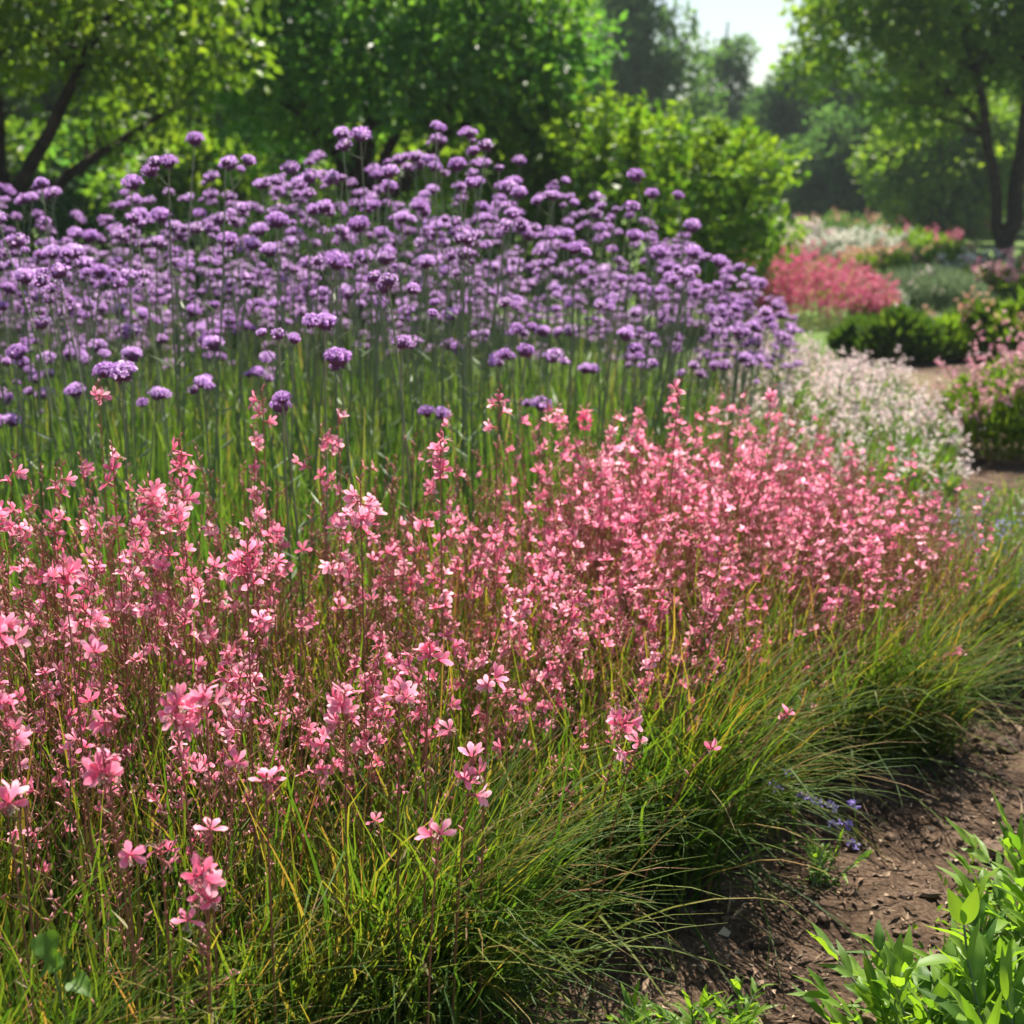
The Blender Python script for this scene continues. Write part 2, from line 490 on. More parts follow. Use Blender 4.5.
for k in range(90):
    x, y = scatter(MULCH, 1)[0]
    a = rng.uniform(0, PI); l = rng.uniform(0.04, 0.13)
    z = float(gz(x, y)) + 0.006
    tube(g, bezier((x, y, z), (x + l * .5 * math.cos(a) + .008, y + l * .5 * math.sin(a), z + rng.uniform(0.002, .015)), (x + l * math.cos(a), y + l * math.sin(a), z + 0.002), 6), [.0018, .002, .0018, .0015, .0012, .0006], 4, r=rng.uniform(0.4, 0.9))
tag(g.build('mulch', [M_chip], smooth=False), 'brown bark crumbs, clods and pale chips strewn on the soil path', kind='stuff')

# ------------------------------------------------------------------ trees and shrubs
def crown_leaves(geo, clumps, n_each, size, tone_sp=0.22, m=0, flat=0.75, g=rng, droop=0.25):
    for (c, rc) in clumps:
        n = max(8, int(n_each * rc * rc))
        d = unit(g.normal(0, 1, (n, 3)))
        rad = rc * g.uniform(0.15, 1.0, n) ** 0.55
        pos = np.asarray(c) + d * rad[:, None] * np.array([1, 1, flat])
        axis = d * 0.8 + g.normal(0, 0.7, (n, 3)) + np.array([0, 0, -droop])
        base = g.uniform(0.25, 0.75)
        L = size * g.uniform(0.6, 1.3, n)
        leaf_cards(geo, pos, axis, L, L * g.uniform(0.45, 0.7, n), np.clip(g.normal(base, tone_sp, n), 0, 1), m=m, g=g)


def poisson(fn_inside, lo, hi, n, mind, g):
    pts = []
    for _ in range(n * 60):
        q = g.uniform(lo, hi)
        if fn_inside(q) and all(np.linalg.norm(q - o) > mind for o in pts):
            pts.append(q)
            if len(pts) >= n: break
    return pts


def tree(name, label, loc, stems, ells, nclump, rc, n_each, leaf, mat, cat='tree', group=None, seed=1, mind=None, droop=0.25, limb=0.03, flat=0.75):
    """stems: list of (path points, radii) in local coordinates; ells: crown ellipsoids (centre, radii)"""
    g_ = np.random.default_rng(seed)
    t = thing(name, loc, label, cat, group)
    tg = Geo()
    spts = []
    for path, rad in stems:
        path = np.asarray(path, float)
        k = 10
        u = np.linspace(0, len(path) - 1, k)
        P = np.stack([np.interp(u, np.arange(len(path)), path[:, i]) for i in range(3)], 1)
        P[1:-1] += g_.normal(0, rad[0] * 0.22, (k - 2, 3)) * np.array([1, 1, 0.3])
        Rr = np.interp(u, np.arange(len(path)), rad)
        tube(tg, P, Rr, 8)
        spts += [(P[i], Rr[i]) for i in range(1, k)]
    clumps = []
    vols = np.array([np.prod(e[1]) ** 0.8 for e in ells]); vols = vols / vols.sum()
    for (c, r), fr in zip(ells, vols):
        c, r = np.asarray(c, float), np.asarray(r, float)
        ins = lambda q: 0.18 < np.sum(((q - c) / r) ** 2) < 1.0
        for q in poisson(ins, c - r, c + r, max(3, int(nclump * fr)), mind or rc * 0.75, g_):
            clumps.append((q, rc * g_.uniform(0.55, 1.25)))
    for q, r in clumps:
        if limb and g_.random() < 0.75:
            cand = [(np.linalg.norm(q - p) + 1.2 * max(0, p[2] - q[2] + 0.3), p, rr) for p, rr in spts]
            _, p, rr = min(cand, key=lambda a: a[0])
            r0 = min(rr * 0.55, limb)
            mid = (p + q) / 2 + np.array([0, 0, 0.12 * np.linalg.norm(q - p)]) + g_.normal(0, 0.06, 3)
            tube(tg, bezier(p, mid, q, 6), np.linspace(r0, r0 * 0.25, 6), 5)
    tg.build('trunk', [M_bark], t)
    cg = Geo()
    crown_leaves(cg, clumps, n_each, leaf, m=0, g=g_, droop=droop, flat=flat)
    cg.build('crown', [mat], t)
    return t


# large olive-green tree at the left with a forked dark trunk
D = 11.5
tx = -0.355 * D
tree('tree', 'olive-green tree with a dark forked trunk at the far left of the garden', (tx, D, 0),
     [([(0, 0, 0), (0.05, 0, 0.9), (0.0, 0, 1.7), (-0.1, 0.1, 2.6), (-0.1, 0.1, 3.6)], (0.13, 0.105, 0.09, 0.07, 0.03)),
      ([(0.05, 0, 1.1), (0.35, -0.1, 1.6), (0.65, -0.2, 2.1), (1.0, -0.3, 2.6), (1.5, -0.3, 3.1)], (0.065, 0.055, 0.045, 0.03, 0.015)),
      ([(0.05, 0, 0.9), (0.5, 0.1, 1.45), (0.95, 0.2, 1.75), (1.4, 0.2, 2.0)], (0.055, 0.045, 0.03, 0.015)),
      ([(0.0, 0, 1.3), (-0.5, 0.0, 1.9), (-1.0, 0.1, 2.5), (-1.5, 0.1, 2.9)], (0.08, 0.06, 0.045, 0.02))],
     [((0.3, 0, 3.0), (2.1, 1.5, 0.95)), ((1.35, -0.2, 2.45), (0.85, 0.9, 0.6)), ((-0.8, 0, 2.6), (1.2, 1.2, 0.6)), ((0.2, 0.2, 4.0), (1.8, 1.5, 0.8)), ((0.95, 0.5, 1.95), (0.7, 0.7, 0.3))],
     150, 0.42, 560, 0.11, M_lf_olive, seed=11)
# dense bluish-green tree in the centre
D = 14.5
tree('tree', 'rounded dense green tree standing behind the tall purple flowers, left of the bright shrub', (-0.098 * D, D, 0),
     [([(0, 0, 0), (0.0, 0, 0.8), (-0.05, 0, 1.4), (0.0, 0, 2.3), (0.1, 0, 3.6)], (0.16, 0.13, 0.11, 0.08, 0.03)),
      ([(0, 0, 1.1), (-0.35, 0, 1.7), (-0.7, 0.1, 2.2), (-1.1, 0.1, 2.8)], (0.08, 0.06, 0.045, 0.02)),
      ([(0, 0, 1.0), (0.45, -0.1, 1.55), (0.85, -0.1, 1.9), (1.5, -0.1, 2.4)], (0.08, 0.06, 0.045, 0.02)),
      ([(0, 0, 1.2), (0.25, 0, 1.9), (0.6, 0, 2.6)], (0.07, 0.05, 0.02))],
     [((0.15, 0, 3.0), (2.15, 1.6, 1.2)), ((-0.9, -0.2, 2.3), (0.9, 0.9, 0.7)), ((1.35, -0.1, 2.45), (0.95, 0.9, 0.75)), ((0.2, 0.2, 4.2), (1.6, 1.3, 0.7)), ((0.15, -1.1, 3.0), (1.3, 0.5, 1.0)), ((-1.2, 0.3, 3.4), (1.0, 1.0, 0.8))],
     180, 0.46, 560, 0.12, M_lf_blue, seed=12)
# lime-bright spreading shrub
D = 14.0
sh_x = (626 - 512) / F * D
stems_ = []
for k in range(9):
    a = k * 2 * PI / 9 + 0.3
    stems_.append(([(0.12 * math.cos(a), 0.12 * math.sin(a), 0), (0.5 * math.cos(a), 0.45 * math.sin(a), 0.8), (1.0 * math.cos(a), 0.8 * math.sin(a), 1.5)], (0.035, 0.025, 0.01)))
shrub = tree('shrub', 'bright lime-green bushy shrub with upright shoots behind the purple flowers', (sh_x, D, 0), stems_,
             [((0.0, 0, 1.1), (1.5, 1.2, 0.95)), ((-0.35, 0, 1.6), (0.95, 0.9, 0.65)), ((0.75, -0.1, 1.05), (0.75, 0.9, 0.7)), ((-0.9, 0, 0.9), (0.9, 0.9, 0.8)), ((-1.45, 0.1, 0.85), (0.7, 0.8, 0.75))],
             160, 0.36, 800, 0.10, M_lf_lime, cat='shrub', seed=13, limb=0.012)
# upright leafy shoots that break the shrub's outline
g = Geo()
g2 = Geo()
for k in range(90):
    a = rng.uniform(0, 2 * PI); u = rng.uniform(0.2, 1) ** 0.5
    x, y = 1.35 * u * math.cos(a), 1.1 * u * math.sin(a)
    zt = 0.75 + 1.35 * math.sqrt(max(0.05, 1 - 0.8 * u * u)) * (1.0 if x < 0.3 else 0.82)
    l = rng.uniform(0.25, 0.6)
    tip = np.array([x * 1.18 + rng.normal(0, .05), y * 1.15, zt + l * 0.6])
    pth = bezier((x * 0.95, y * 0.95, zt - 0.3), (x, y, zt), tip, 8)
    tube(g2, pth, np.linspace(0.008, 0.003, 8), 4)
    s = rng.integers(1, 8, 46)
    pos = pth[s] + rng.normal(0, 0.012, (46, 3))
    d = rng.normal(0, 1, (46, 3)); d[:, 2] = np.abs(d[:, 2]) * 0.6 + 0.15
    leaf_cards(g, pos, d, rng.uniform(0.07, 0.12, 46), rng.uniform(0.035, 0.06, 46), np.clip(rng.normal(0.72, 0.18, 46), 0, 1))
g.build('shoot_leaves', [M_lf_lime], shrub)
g2.build('shoot_stems', [M_bark], shrub)
# right-hand tree with slim twin trunks
D = 23.0
tree('tree', 'slim twin-trunked green tree spreading its boughs on the right, beside the path', (at(1005, 272, D)[0], D, 0),
     [([(0, 0, 0), (0.05, 0, 0.4), (0.18, 0, 1.7), (0.12, 0, 3.5), (0.0, 0, 5.5)], (0.20, 0.15, 0.13, 0.10, 0.04)),
      ([(-0.03, 0, 0.15), (-0.15, 0.05, 0.9), (-0.38, 0.1, 2.0), (-0.62, 0.1, 2.9), (-1.2, 0, 4.8)], (0.12, 0.10, 0.09, 0.07, 0.03)),
      ([(0.18, 0, 1.9), (0.6, 0, 2.9), (1.2, 0, 4.0)], (0.08, 0.06, 0.03)),
      ([(-0.45, 0.1, 2.3), (-1.3, 0.0, 3.0), (-2.1, 0, 3.5), (-2.9, 0, 4.0)], (0.055, 0.045, 0.035, 0.02))],
     [((-0.85, 0, 4.6), (2.7, 2.2, 1.5)), ((-2.15, 0, 3.5), (1.35, 1.4, 0.9)), ((0.6, 0, 3.6), (1.8, 1.6, 0.8)), ((-0.5, 0, 6.0), (2.4, 2.0, 1.2)), ((-1.5, 0.3, 2.7), (0.9, 0.9, 0.45))],
     190, 0.62, 300, 0.17, M_lf_right, seed=14, limb=0.035)


# the trees of the far wood, hazy: three kinds, each copied
def far_tree(name, label, px, ytop, ybot, wpx, d, mat, seed, n=80, leaf=0.26, slim=False, cat='tree'):
    zt = at(px, ytop, d)[2]
    zb = max(0.3, at(px, ybot, d)[2])
    w = wpx / F * d * 0.5
    h = zt - zb
    x = at(px, 300, d)[0]
    st = [([(0, 0, 0), (0.0, 0, zt * 0.4), (0.1, 0, zt * 0.75), (0.05, 0, zt * 0.97)], (0.022 * zt + .05, 0.016 * zt, 0.01 * zt, 0.03))]
    if slim:
        ells = [((0, 0, zb + h * 0.28), (w, w, h * 0.30)), ((0, 0, zb + h * 0.6), (w * 0.68, w * 0.68, h * 0.25)), ((0, 0, zb + h * 0.85), (w * 0.34, w * 0.34, h * 0.17))]
    else:
        ells = [((0, 0, zb + h * 0.5), (w, w * 0.8, h * 0.5)), ((w * 0.3, 0, zb + h * 0.7), (w * 0.6, w * 0.6, h * 0.3))]
    rc = w * 0.33
    return tree(name, label, (x, d, 0), st, ells, n, rc, 150 / (rc * rc), leaf, mat, cat=cat, seed=seed, limb=0.08, mind=rc * 0.6)


far_tree('pine_tree', 'tall hazy pine with a bare dark trunk showing above the bright shrub', 640, -60, 190, 150, 48, M_lf_far, 21, slim=True, n=70)
far_tree('pine_tree', 'slender hazy pine standing against the pale sky gap', 718, 15, 200, 90, 60, M_lf_far, 22, slim=True, n=60)
far_tree('broadleaf_tree', 'broad hazy tree between the rounded tree and the tall pine', 560, -50, 200, 180, 56, M_lf_far, 23)
far_tree('broadleaf_tree', 'hazy dark tree rising just right of the sky gap behind the twin-trunked tree', 800, 62, 215, 130, 52, M_lf_far, 24, n=100)
far_tree('broadleaf_tree', 'dark round tree low at the end of the flower beds', 838, 120, 222, 130, 46, M_lf_far, 25, n=100)
far_tree('broadleaf_tree', 'hazy low tree at the foot of the sky gap', 745, 95, 225, 120, 66, M_lf_far, 26)
far_tree('broadleaf_tree', 'pale yellowish tree behind the twin trunks on the right', 935, 110, 235, 150, 36, M_lf_right, 27, n=110, leaf=0.2)
far_tree('broadleaf_tree', 'hazy tree filling the skyline behind the twin-trunked tree', 900, 30, 225, 200, 64, M_lf_far, 28, n=100)
far_tree('broadleaf_tree', 'leafy tree at the right edge behind the twin trunks', 1060, 20, 240, 190, 42, M_lf_right, 29, n=100)
far_tree('broadleaf_tree', 'green tree seen through the gap between the olive-green tree and the rounded one', 235, -90, 190, 260, 24, M_lf_blue, 30, n=110, leaf=0.18)
far_tree('broadleaf_tree', 'dark tree behind the forked trunk at the left', 60, -90, 195, 300, 27, M_lf_olive, 31, n=110, leaf=0.2)
far_tree('broadleaf_tree', 'tall shady tree behind the rounded dense tree', 440, -110, 200, 300, 30, M_lf_blue, 32, n=110, leaf=0.2)
far_tree('broadleaf_tree', 'tree outside the garden to the left of the forked trunk', -150, -90, 210, 300, 24, M_lf_olive, 33, n=90, leaf=0.2)

# the far wood that closes the view
g = Geo()
cl = []
for k in range(420):
    x = rng.uniform(-75, 75); y = rng.uniform(74, 96)
    hgt = 5.5 + 4.0 * vnoise(x, 0, 9.0, 31) + rng.normal(0, 0.4)
    if abs(x / y - 0.20) < 0.055: hgt *= 0.8
    cl.append((np.array([x, y, rng.uniform(0.0, 1.0) ** 0.7 * hgt - 0.5]), rng.uniform(1.4, 2.4)))
crown_leaves(g, cl, 75, 0.42)
tag(g.build('far_wood', [M_lf_far]), 'hazy wood closing the view behind the garden', kind='stuff')

for k, (px, yt, d, w, mt) in enumerate([(-60, 120, 20, 190, M_lf_olive), (90, 138, 21, 170, M_lf_blue), (190, 150, 19, 150, M_lf_right), (300, 130, 22, 180, M_lf_blue), (420, 128, 20, 170, M_lf_olive), (505, 140, 21, 120, M_lf_blue)]):
    far_tree('large_shrub', ('wide dark shrub left of the forked trunk', 'shady shrub between the forked trunk limbs', 'sunlit shrub showing under the olive-green tree', 'shrub filling the gap left of the rounded tree',
              'shrub behind the trunk of the rounded tree', 'shrub between the rounded tree and the lime-green shrub')[k], px, yt, 225, w, d, mt, 140 + k, n=70, leaf=0.16, cat='shrub')

# clipped dark hedge in the shade of the left trees
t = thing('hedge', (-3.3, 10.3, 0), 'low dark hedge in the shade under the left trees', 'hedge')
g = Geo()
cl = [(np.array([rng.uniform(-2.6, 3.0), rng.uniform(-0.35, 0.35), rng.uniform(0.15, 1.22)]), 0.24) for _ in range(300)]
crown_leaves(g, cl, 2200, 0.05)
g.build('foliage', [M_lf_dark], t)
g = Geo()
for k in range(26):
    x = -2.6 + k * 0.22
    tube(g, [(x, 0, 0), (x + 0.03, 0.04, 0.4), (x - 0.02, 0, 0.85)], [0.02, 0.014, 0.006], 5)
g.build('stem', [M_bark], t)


# ------------------------------------------------------------------ mounds of other plants, further beds
def mound(name, label, loc, rx, ry, h, leafm, flowm, nleaf, nflow, leaf=0.05, flow=0.025, cat='plant', group=None, seed=5, upright=0.6, wand=0.12, flat_leaf=0.32, topbias=0.25):
    """a leafy clump: fine stems and leaves in a dome, flowers on wands that stand above and around it"""
    g_ = np.random.default_rng(seed)
    t = thing(name, loc, label, cat, group)
    G = Geo()
    u = g_.uniform(0, 1, nleaf) ** 0.5; a = g_.uniform(0, 2 * PI, nleaf)
    x, y = rx * u * np.cos(a), ry * u * np.sin(a)
    top = h * np.sqrt(np.clip(1 - 0.85 * u ** 2, 0.03, 1)) * (0.8 + 0.4 * vnoise(x + seed, y, rx * 0.35, seed))
    z = top * g_.uniform(0.02, 1, nleaf) ** 0.6
    d = np.stack([np.cos(a) * u, np.sin(a) * u, np.full(nleaf, upright)], 1) + g_.normal(0, 0.45, (nleaf, 3))
    leaf_cards(G, np.stack([x, y, z], 1), d, leaf * g_.uniform(0.6, 1.4, nleaf), leaf * flat_leaf * g_.uniform(0.7, 1.3, nleaf), np.clip(g_.normal(0.5, 0.22, nleaf), 0, 1), g=g_)
    # stems from the base outwards
    nb = max(40, nleaf // 30)
    a2 = g_.uniform(0, 2 * PI, nb); u2 = g_.uniform(0, 0.75, nb) ** 0.7
    blades(G, np.stack([rx * u2 * np.cos(a2), ry * u2 * np.sin(a2), np.zeros(nb)], 1), h * g_.uniform(0.7, 1.1, nb), a2, 0.1 + 0.35 * u2, 0.4 * u2, 0.004 + leaf * 0.04, g_.uniform(0.2, 0.8, nb), g=g_)
    G.build('foliage', [leafm], t)
    if nflow:
        G = Geo()
        nw = max(6, nflow // 7)
        a3 = g_.uniform(0, 2 * PI, nw); u3 = g_.uniform(0, 1, nw) ** 0.5
        bx, by = rx * u3 * np.cos(a3), ry * u3 * np.sin(a3)
        bz = h * np.sqrt(np.clip(1 - 0.85 * u3 ** 2, 0.03, 1)) * (0.8 + 0.4 * vnoise(bx + seed, by, rx * 0.35, seed)) * g_.uniform(1 - topbias * 2.2, 1.0, nw)
        tipd = unit(np.stack([np.cos(a3) * u3 * 0.7, np.sin(a3) * u3 * 0.7, np.ones(nw)], 1) + g_.normal(0, 0.18, (nw, 3)))
        L = wand * g_.uniform(0.5, 1.5, nw)
        for k in range(nw):
            b = np.array([bx[k], by[k], bz[k]])
            tube(G, [b - tipd[k] * L[k] * 0.6, b + tipd[k] * L[k] * 0.4, b + tipd[k] * L[k]], [0.0016, 0.0013, 0.0008], 3, m=1, r=0.8)
            m_ = 7
            s = g_.uniform(0.1, 1.0, m_)
            pos = b + tipd[k] * (L[k] * s)[:, None] + g_.normal(0, flow * 0.5, (m_, 3))
            for w_ in range(3):
                dd = g_.normal(0, 1, (m_, 3)) + np.array([0, 0, 0.4])
                leaf_cards(G, pos, dd, flow * g_.uniform(0.6, 1.1, m_), flow * g_.uniform(0.35, 0.6, m_), np.clip(g_.normal(0.5, 0.25, m_), 0, 1), g=g_)
        G.build('blossom', [flowm, leafm], t)
    return t


def mpx(name, label, px, ytop, ybase, wpx, leafm, flowm, nleaf, nflow, d=None, **kw):
    """a mound whose base and top are where the photograph shows them on level ground"""
    if d is None:
        r_ = ray(px, ybase); d = -CAM_H / r_[2] * r_[1]
    b = at(px, ybase, d); tp = at(px, ytop, d + 0.3)
    rx = wpx / F * d * 0.5
    return mound(name, label, (b[0], d + rx * 0.5, 0), rx, rx * 0.8, max(0.15, tp[2] * 0.86), leafm, flowm, nleaf, nflow, **kw)


# red-pink bush at the end of the path
mpx('flowering_bush', 'wide deep-pink flowering bush at the end of the purple flower bed', 786, 244, 328, 245, M_lf_olive, M_redbl, 3200, 10500, leaf=0.045, flow=0.036, cat='bush', seed=41, topbias=0.3, wand=0.07)
mpx('flowering_bush', 'smaller dark red bush half hidden behind the purple flowers', 762, 262, 318, 62, M_lf_olive, M_redbl, 1600, 1000, leaf=0.07, flow=0.05, cat='bush', seed=42, topbias=0.33)
mpx('lavender_bush', 'grey-green lavender mound behind the leafy green ground cover', 935, 268, 318, 120, M_lf_grey, M_white, 5200, 120, leaf=0.12, flow=0.04, cat='bush', seed=43, flat_leaf=0.12, upright=1.6)
mpx('lavender_bush', 'silvery bush with pale sprigs between the pink bush and the lavender', 880, 276, 322, 50, M_lf_grey, M_cream, 1800, 260, leaf=0.08, flow=0.04, cat='bush', seed=44)
for k, (px, yt, yb, w, lm, fm, nf, lf, lab) in enumerate([
    (868, 318, 356, 62, M_lf_low, None, 0, 0.09, 'low green leafy mound at the near side of the deep-pink bush'),
    (905, 308, 364, 70, M_lf_low, M_cream, 24, 0.12, 'taller tufted green plant beside the path with a few cream flowers'),
    (945, 316, 362, 60, M_lf_right, None, 0, 0.08, 'brighter green leafy mound in the middle of the low planting by the path'),
    (985, 300, 360, 80, M_lf_low, M_peach, 90, 0.11, 'green mound with peach flowers at the right end of the low planting'),
    (1035, 296, 364, 80, M_lf_olive, M_peach, 70, 0.11, 'olive mound with peach flowers at the right edge behind the rosy clump')]):
    mpx('leafy_plant', lab, px, yt, yb, w, lm, fm, 1700, nf, leaf=lf, seed=145 + k, flat_leaf=0.4, flow=0.04, upright=1.0, wand=0.25)
for k, (px, yt, yb, w, lm, fm, nl, nf, lab) in enumerate([
    (800, 222, 258, 90, M_lf_grey, M_white, 1400, 900, 'pale pink haze of blossom left of the far white drift'),
    (870, 232, 262, 120, M_lf_grey, M_cream, 1600, 1700, 'far drift of creamy white flowers beyond the deep-pink bush'),
    (845, 212, 240, 100, M_lf_far, M_peach, 1300, 420, 'far green mound dotted with peach flowers at the wood edge'),
    (925, 226, 262, 80, M_lf_olive, M_redbl, 1500, 260, 'olive mound with scattered rosy flowers right of the white drift'),
    (960, 214, 246, 100, M_lf_right, M_peach, 1500, 350, 'far green mound with orange-pink flowers left of the twin trunks'),
    (900, 208, 232, 90, M_lf_far, M_redbl, 1200, 200, 'farthest pinkish mound under the wood'),
    (1065, 240, 282, 80, M_lf_lime, M_peach, 1600, 160, 'yellow-green mound at the foot of the twin trunks'),
    (900, 250, 276, 110, M_lf_olive, M_peach, 1500, 500, 'low peach-tinted mound in front of the far white drift'),
    (770, 236, 268, 60, M_lf_lime, M_white, 1200, 300, 'small light green mound just right of the lime-green shrub'),
    (955, 246, 284, 90, M_lf_right, M_peach, 1700, 120, 'green mound left of the twin trunks with a few peach flowers'),
    (1010, 262, 300, 110, M_lf_olive, M_rose, 1700, 320, 'low rosy mound in front of the twin trunks'),
    (985, 256, 290, 70, M_lf_grey, M_cream, 1400, 260, 'pale grey mound with cream flowers before the twin trunks'),
    (1000, 214, 240, 120, M_lf_far, M_peach, 1500, 120, 'hazy green bush behind the twin trunks'),
]):
    mpx('flowering_bush', lab, px, yt, yb, w, lm, fm, nl, nf, leaf=0.14, flow=0.07, cat='bush', seed=60 + k, wand=0.2, topbias=0.3)
mpx('pink_gaura_clump', 'pink-flowered bushy clump at the right edge beyond the ground cover', 1020, 350, 462, 150, M_lf_olive, M_rose, 4200, 900, leaf=0.05, flow=0.026, cat='plant', seed=47, wand=0.2)
mpx('pink_gaura_clump', 'rosy clump at the right edge in front of the tan path', 1060, 350, 430, 130, M_lf_olive, M_rose, 3200, 800, leaf=0.05, flow=0.026, cat='plant', seed=48, wand=0.2)

# the bed of white gaura right of the purple flowers
WHITE = [(1.05, 5.3, 0.30, 0.34), (1.36, 5.5, 0.32, 0.38), (1.60, 5.85, 0.28, 0.36), (1.20, 6.1, 0.35, 0.44), (1.52, 6.4, 0.34, 0.43), (1.82, 6.5, 0.26, 0.36), (1.38, 6.9, 0.36, 0.48), (1.76, 7.1, 0.34, 0.42),
         (1.52, 7.8, 0.4, 0.50), (1.9, 7.8, 0.34, 0.40), (1.5, 8.6, 0.4, 0.48)]
for k, (x, y, r_, h) in enumerate(WHITE):
    nfl_ = 600 if y < 6.0 else 1200 if y < 6.6 else 2300
    mound('white_gaura_clump', 'airy clump of pale pink-white flowers in the drift right of the purple bed', (x, y, 0), r_, r_, h, M_meadow, M_white, 1700, nfl_, leaf=0.06, flow=0.020,
          cat='plant', group='pale pink-white clumps beyond the front bed', seed=80 + k, upright=1.2, wand=0.11, flat_leaf=0.16, topbias=0.2)

# ------------------------------------------------------------------ grasses
# tall grass and stems under the verbena
g = Geo()
p = scatter(UNDER, 13000)
d = np.hypot(p[:, 0], p[:, 1])
keep = rng.random(len(p)) < np.clip(1.6 - d / 6.5, 0.25, 1)
p = p[keep]; n = len(p)
H = np.interp(p[:, 0], [-3, 0.3, 1.0, 1.9], [0.78, 0.72, 0.5, 0.36])
blades(g, np.column_stack([p, np.zeros(n)]), H * rng.uniform(0.55, 1.12, n), rng.uniform(0, 2 * PI, n), np.abs(rng.normal(0, 0.1, n)), rng.gamma(1.5, 0.16, n), rng.uniform(0.004, 0.011, n), np.clip(rng.normal(0.5, 0.22, n), 0, 1))
tag(g.build('meadow_grass', [M_meadow]), 'tall fresh green grass and leaves among the purple flower stems', kind='stuff')

# the fine grass filling the front bed
g = Geo()
p = scatter(BED, 620)
edge = edge_dist(p[:, 0], p[:, 1], BED_EDGE)
for (x, y), e in zip(p, edge):
    k = rng.integers(28, 48)
    az = rng.uniform(0, 2 * PI, k)
    bx = x + rng.normal(0, 0.035, k); by = y + rng.normal(0, 0.035, k)
    h = rng.uniform(0.44, 0.60) * (0.75 + 0.25 * min(1, e / 0.3)) * (0.8 if x > 0.6 else 1.0)
    tn = np.clip(rng.normal(0.44 + 0.3 * (vnoise(x, y, 0.4, 9) - 0.5), 0.24, k), 0, 1)
    blades(g, np.column_stack([bx, by, np.zeros(k)]), h * rng.uniform(0.55, 1.15, k), az, np.abs(rng.normal(0.08, 0.13, k)), rng.gamma(1.8, 0.26, k), np.minimum(0.0026 + rng.gamma(2.0, 0.0018, k), 0.0085), tn)
tag(g.build('bed_grass', [M_grass]), 'fine yellow-green grass filling the front bed under the pink flowers', kind='stuff')

# arching tufts along the bed's edge, each a thing
ed = np.array(BED_EDGE[1:])
seg = np.r_[0, np.cumsum(np.hypot(*np.diff(ed, axis=0).T))]
ns = int(seg[-1] / 0.135)
for k in range(ns):
    s = (k + 0.5) / ns * seg[-1]
    x, y = np.interp(s, seg, ed[:, 0]), np.interp(s, seg, ed[:, 1])
    i = min(np.searchsorted(seg, s) - 1, len(ed) - 2)
    tx_, ty_ = ed[i + 1] - ed[i]
    nx, ny = ty_, -tx_
    out = math.atan2(ny, nx)
    big = 0.5 + 0.5 * math.sin(s * 2 * PI / 0.78 + 0.6)           # tussocks stand out, with notches between
    ins = 0.16 - 0.15 * big
    x -= ins * math.cos(out) + rng.normal(0, 0.025); y -= ins * math.sin(out) + rng.normal(0, 0.025)
    G = Geo()
    nb = int(130 + 150 * big)
    az = out + rng.normal(0.15, 0.85, nb)
    L = rng.uniform(0.3, 0.64, nb) * (0.85 if y > 3.1 else 1.0) * (0.72 + 0.36 * big)
    b = np.column_stack([rng.normal(0, 0.05, nb), rng.normal(0, 0.05, nb), np.zeros(nb)])
    blades(G, b, L, az, np.abs(rng.normal(0.2, 0.2, nb)), rng.uniform(0.4, 1.6, nb), np.minimum(0.0026 + rng.gamma(2.0, 0.0013, nb), 0.007), np.clip(rng.normal(rng.uniform(0.22, 0.48), 0.25, nb), 0, 1), nseg=8)
    where = 'where the front bed meets the soil path' if x > 0.1 else 'along the near side of the front bed'
    t = G.build('grass_tuft', [M_grass])
    t.location = (x, y, 0)
    tag(t, 'arching tuft of fine green grass ' + where, 'grass tuft', 'grass tufts ' + where)

# low ground cover at the right, with bluish flecks
COVER = [(1.3, 3.2), (1.3, 3.9), (1.2, 4.6), (1.25, 5.3), (2.2, 5.9), (3.4, 6.6), (3.6, 4.4), (2.4, 3.2)]
g = Geo()
p = scatter(COVER, 15000)
n = len(p)
hh = 0.10 + 0.12 * vnoise(p[:, 0], p[:, 1], 0.35, 12)
pos = np.column_stack([p, hh * rng.uniform(0, 1, n) ** 0.5])
dd = rng.normal(0, 0.7, (n, 3)) + np.array([0, 0, 0.5])
leaf_cards(g, pos, dd, rng.uniform(0.015, 0.045, n), rng.uniform(0.006, 0.014, n), np.clip(rng.normal(0.6, 0.22, n), 0, 1))
m_ = 3000
blades(g, np.column_stack([scatter(COVER, m_), np.zeros(m_)]), rng.uniform(0.08, 0.26, m_), rng.uniform(0, 2 * PI, m_), 0.2, rng.uniform(0.2, 1.2, m_), 0.004, np.clip(rng.normal(0.6, 0.2, m_), 0, 1))
q_ = scatter([(1.3, 3.4), (1.15, 4.4), (1.5, 4.9), (2.6, 4.6), (2.2, 3.4)], 90)
for x, y in q_:
    zt = rng.uniform(0.16, 0.3)
    tube(g, [(x, y, 0.02), (x + .01, y, zt * .6), (x + rng.normal(0, .03), y, zt)], [.0014, .0012, .0008], 3, r=0.3)
    pos = np.array([[x, y, zt]]) + rng.normal(0, 0.012, (9, 3)) * np.array([1, 1, 2.2])
    leaf_cards(g, pos, rng.normal(0, 1, (9, 3)), 0.014, 0.009, rng.uniform(0, 1, 9), m=1)
tag(g.build('ground_cover', [M_meadow, M_blue]), 'low light-green ground cover with bluish flower flecks at the right', kind='stuff')

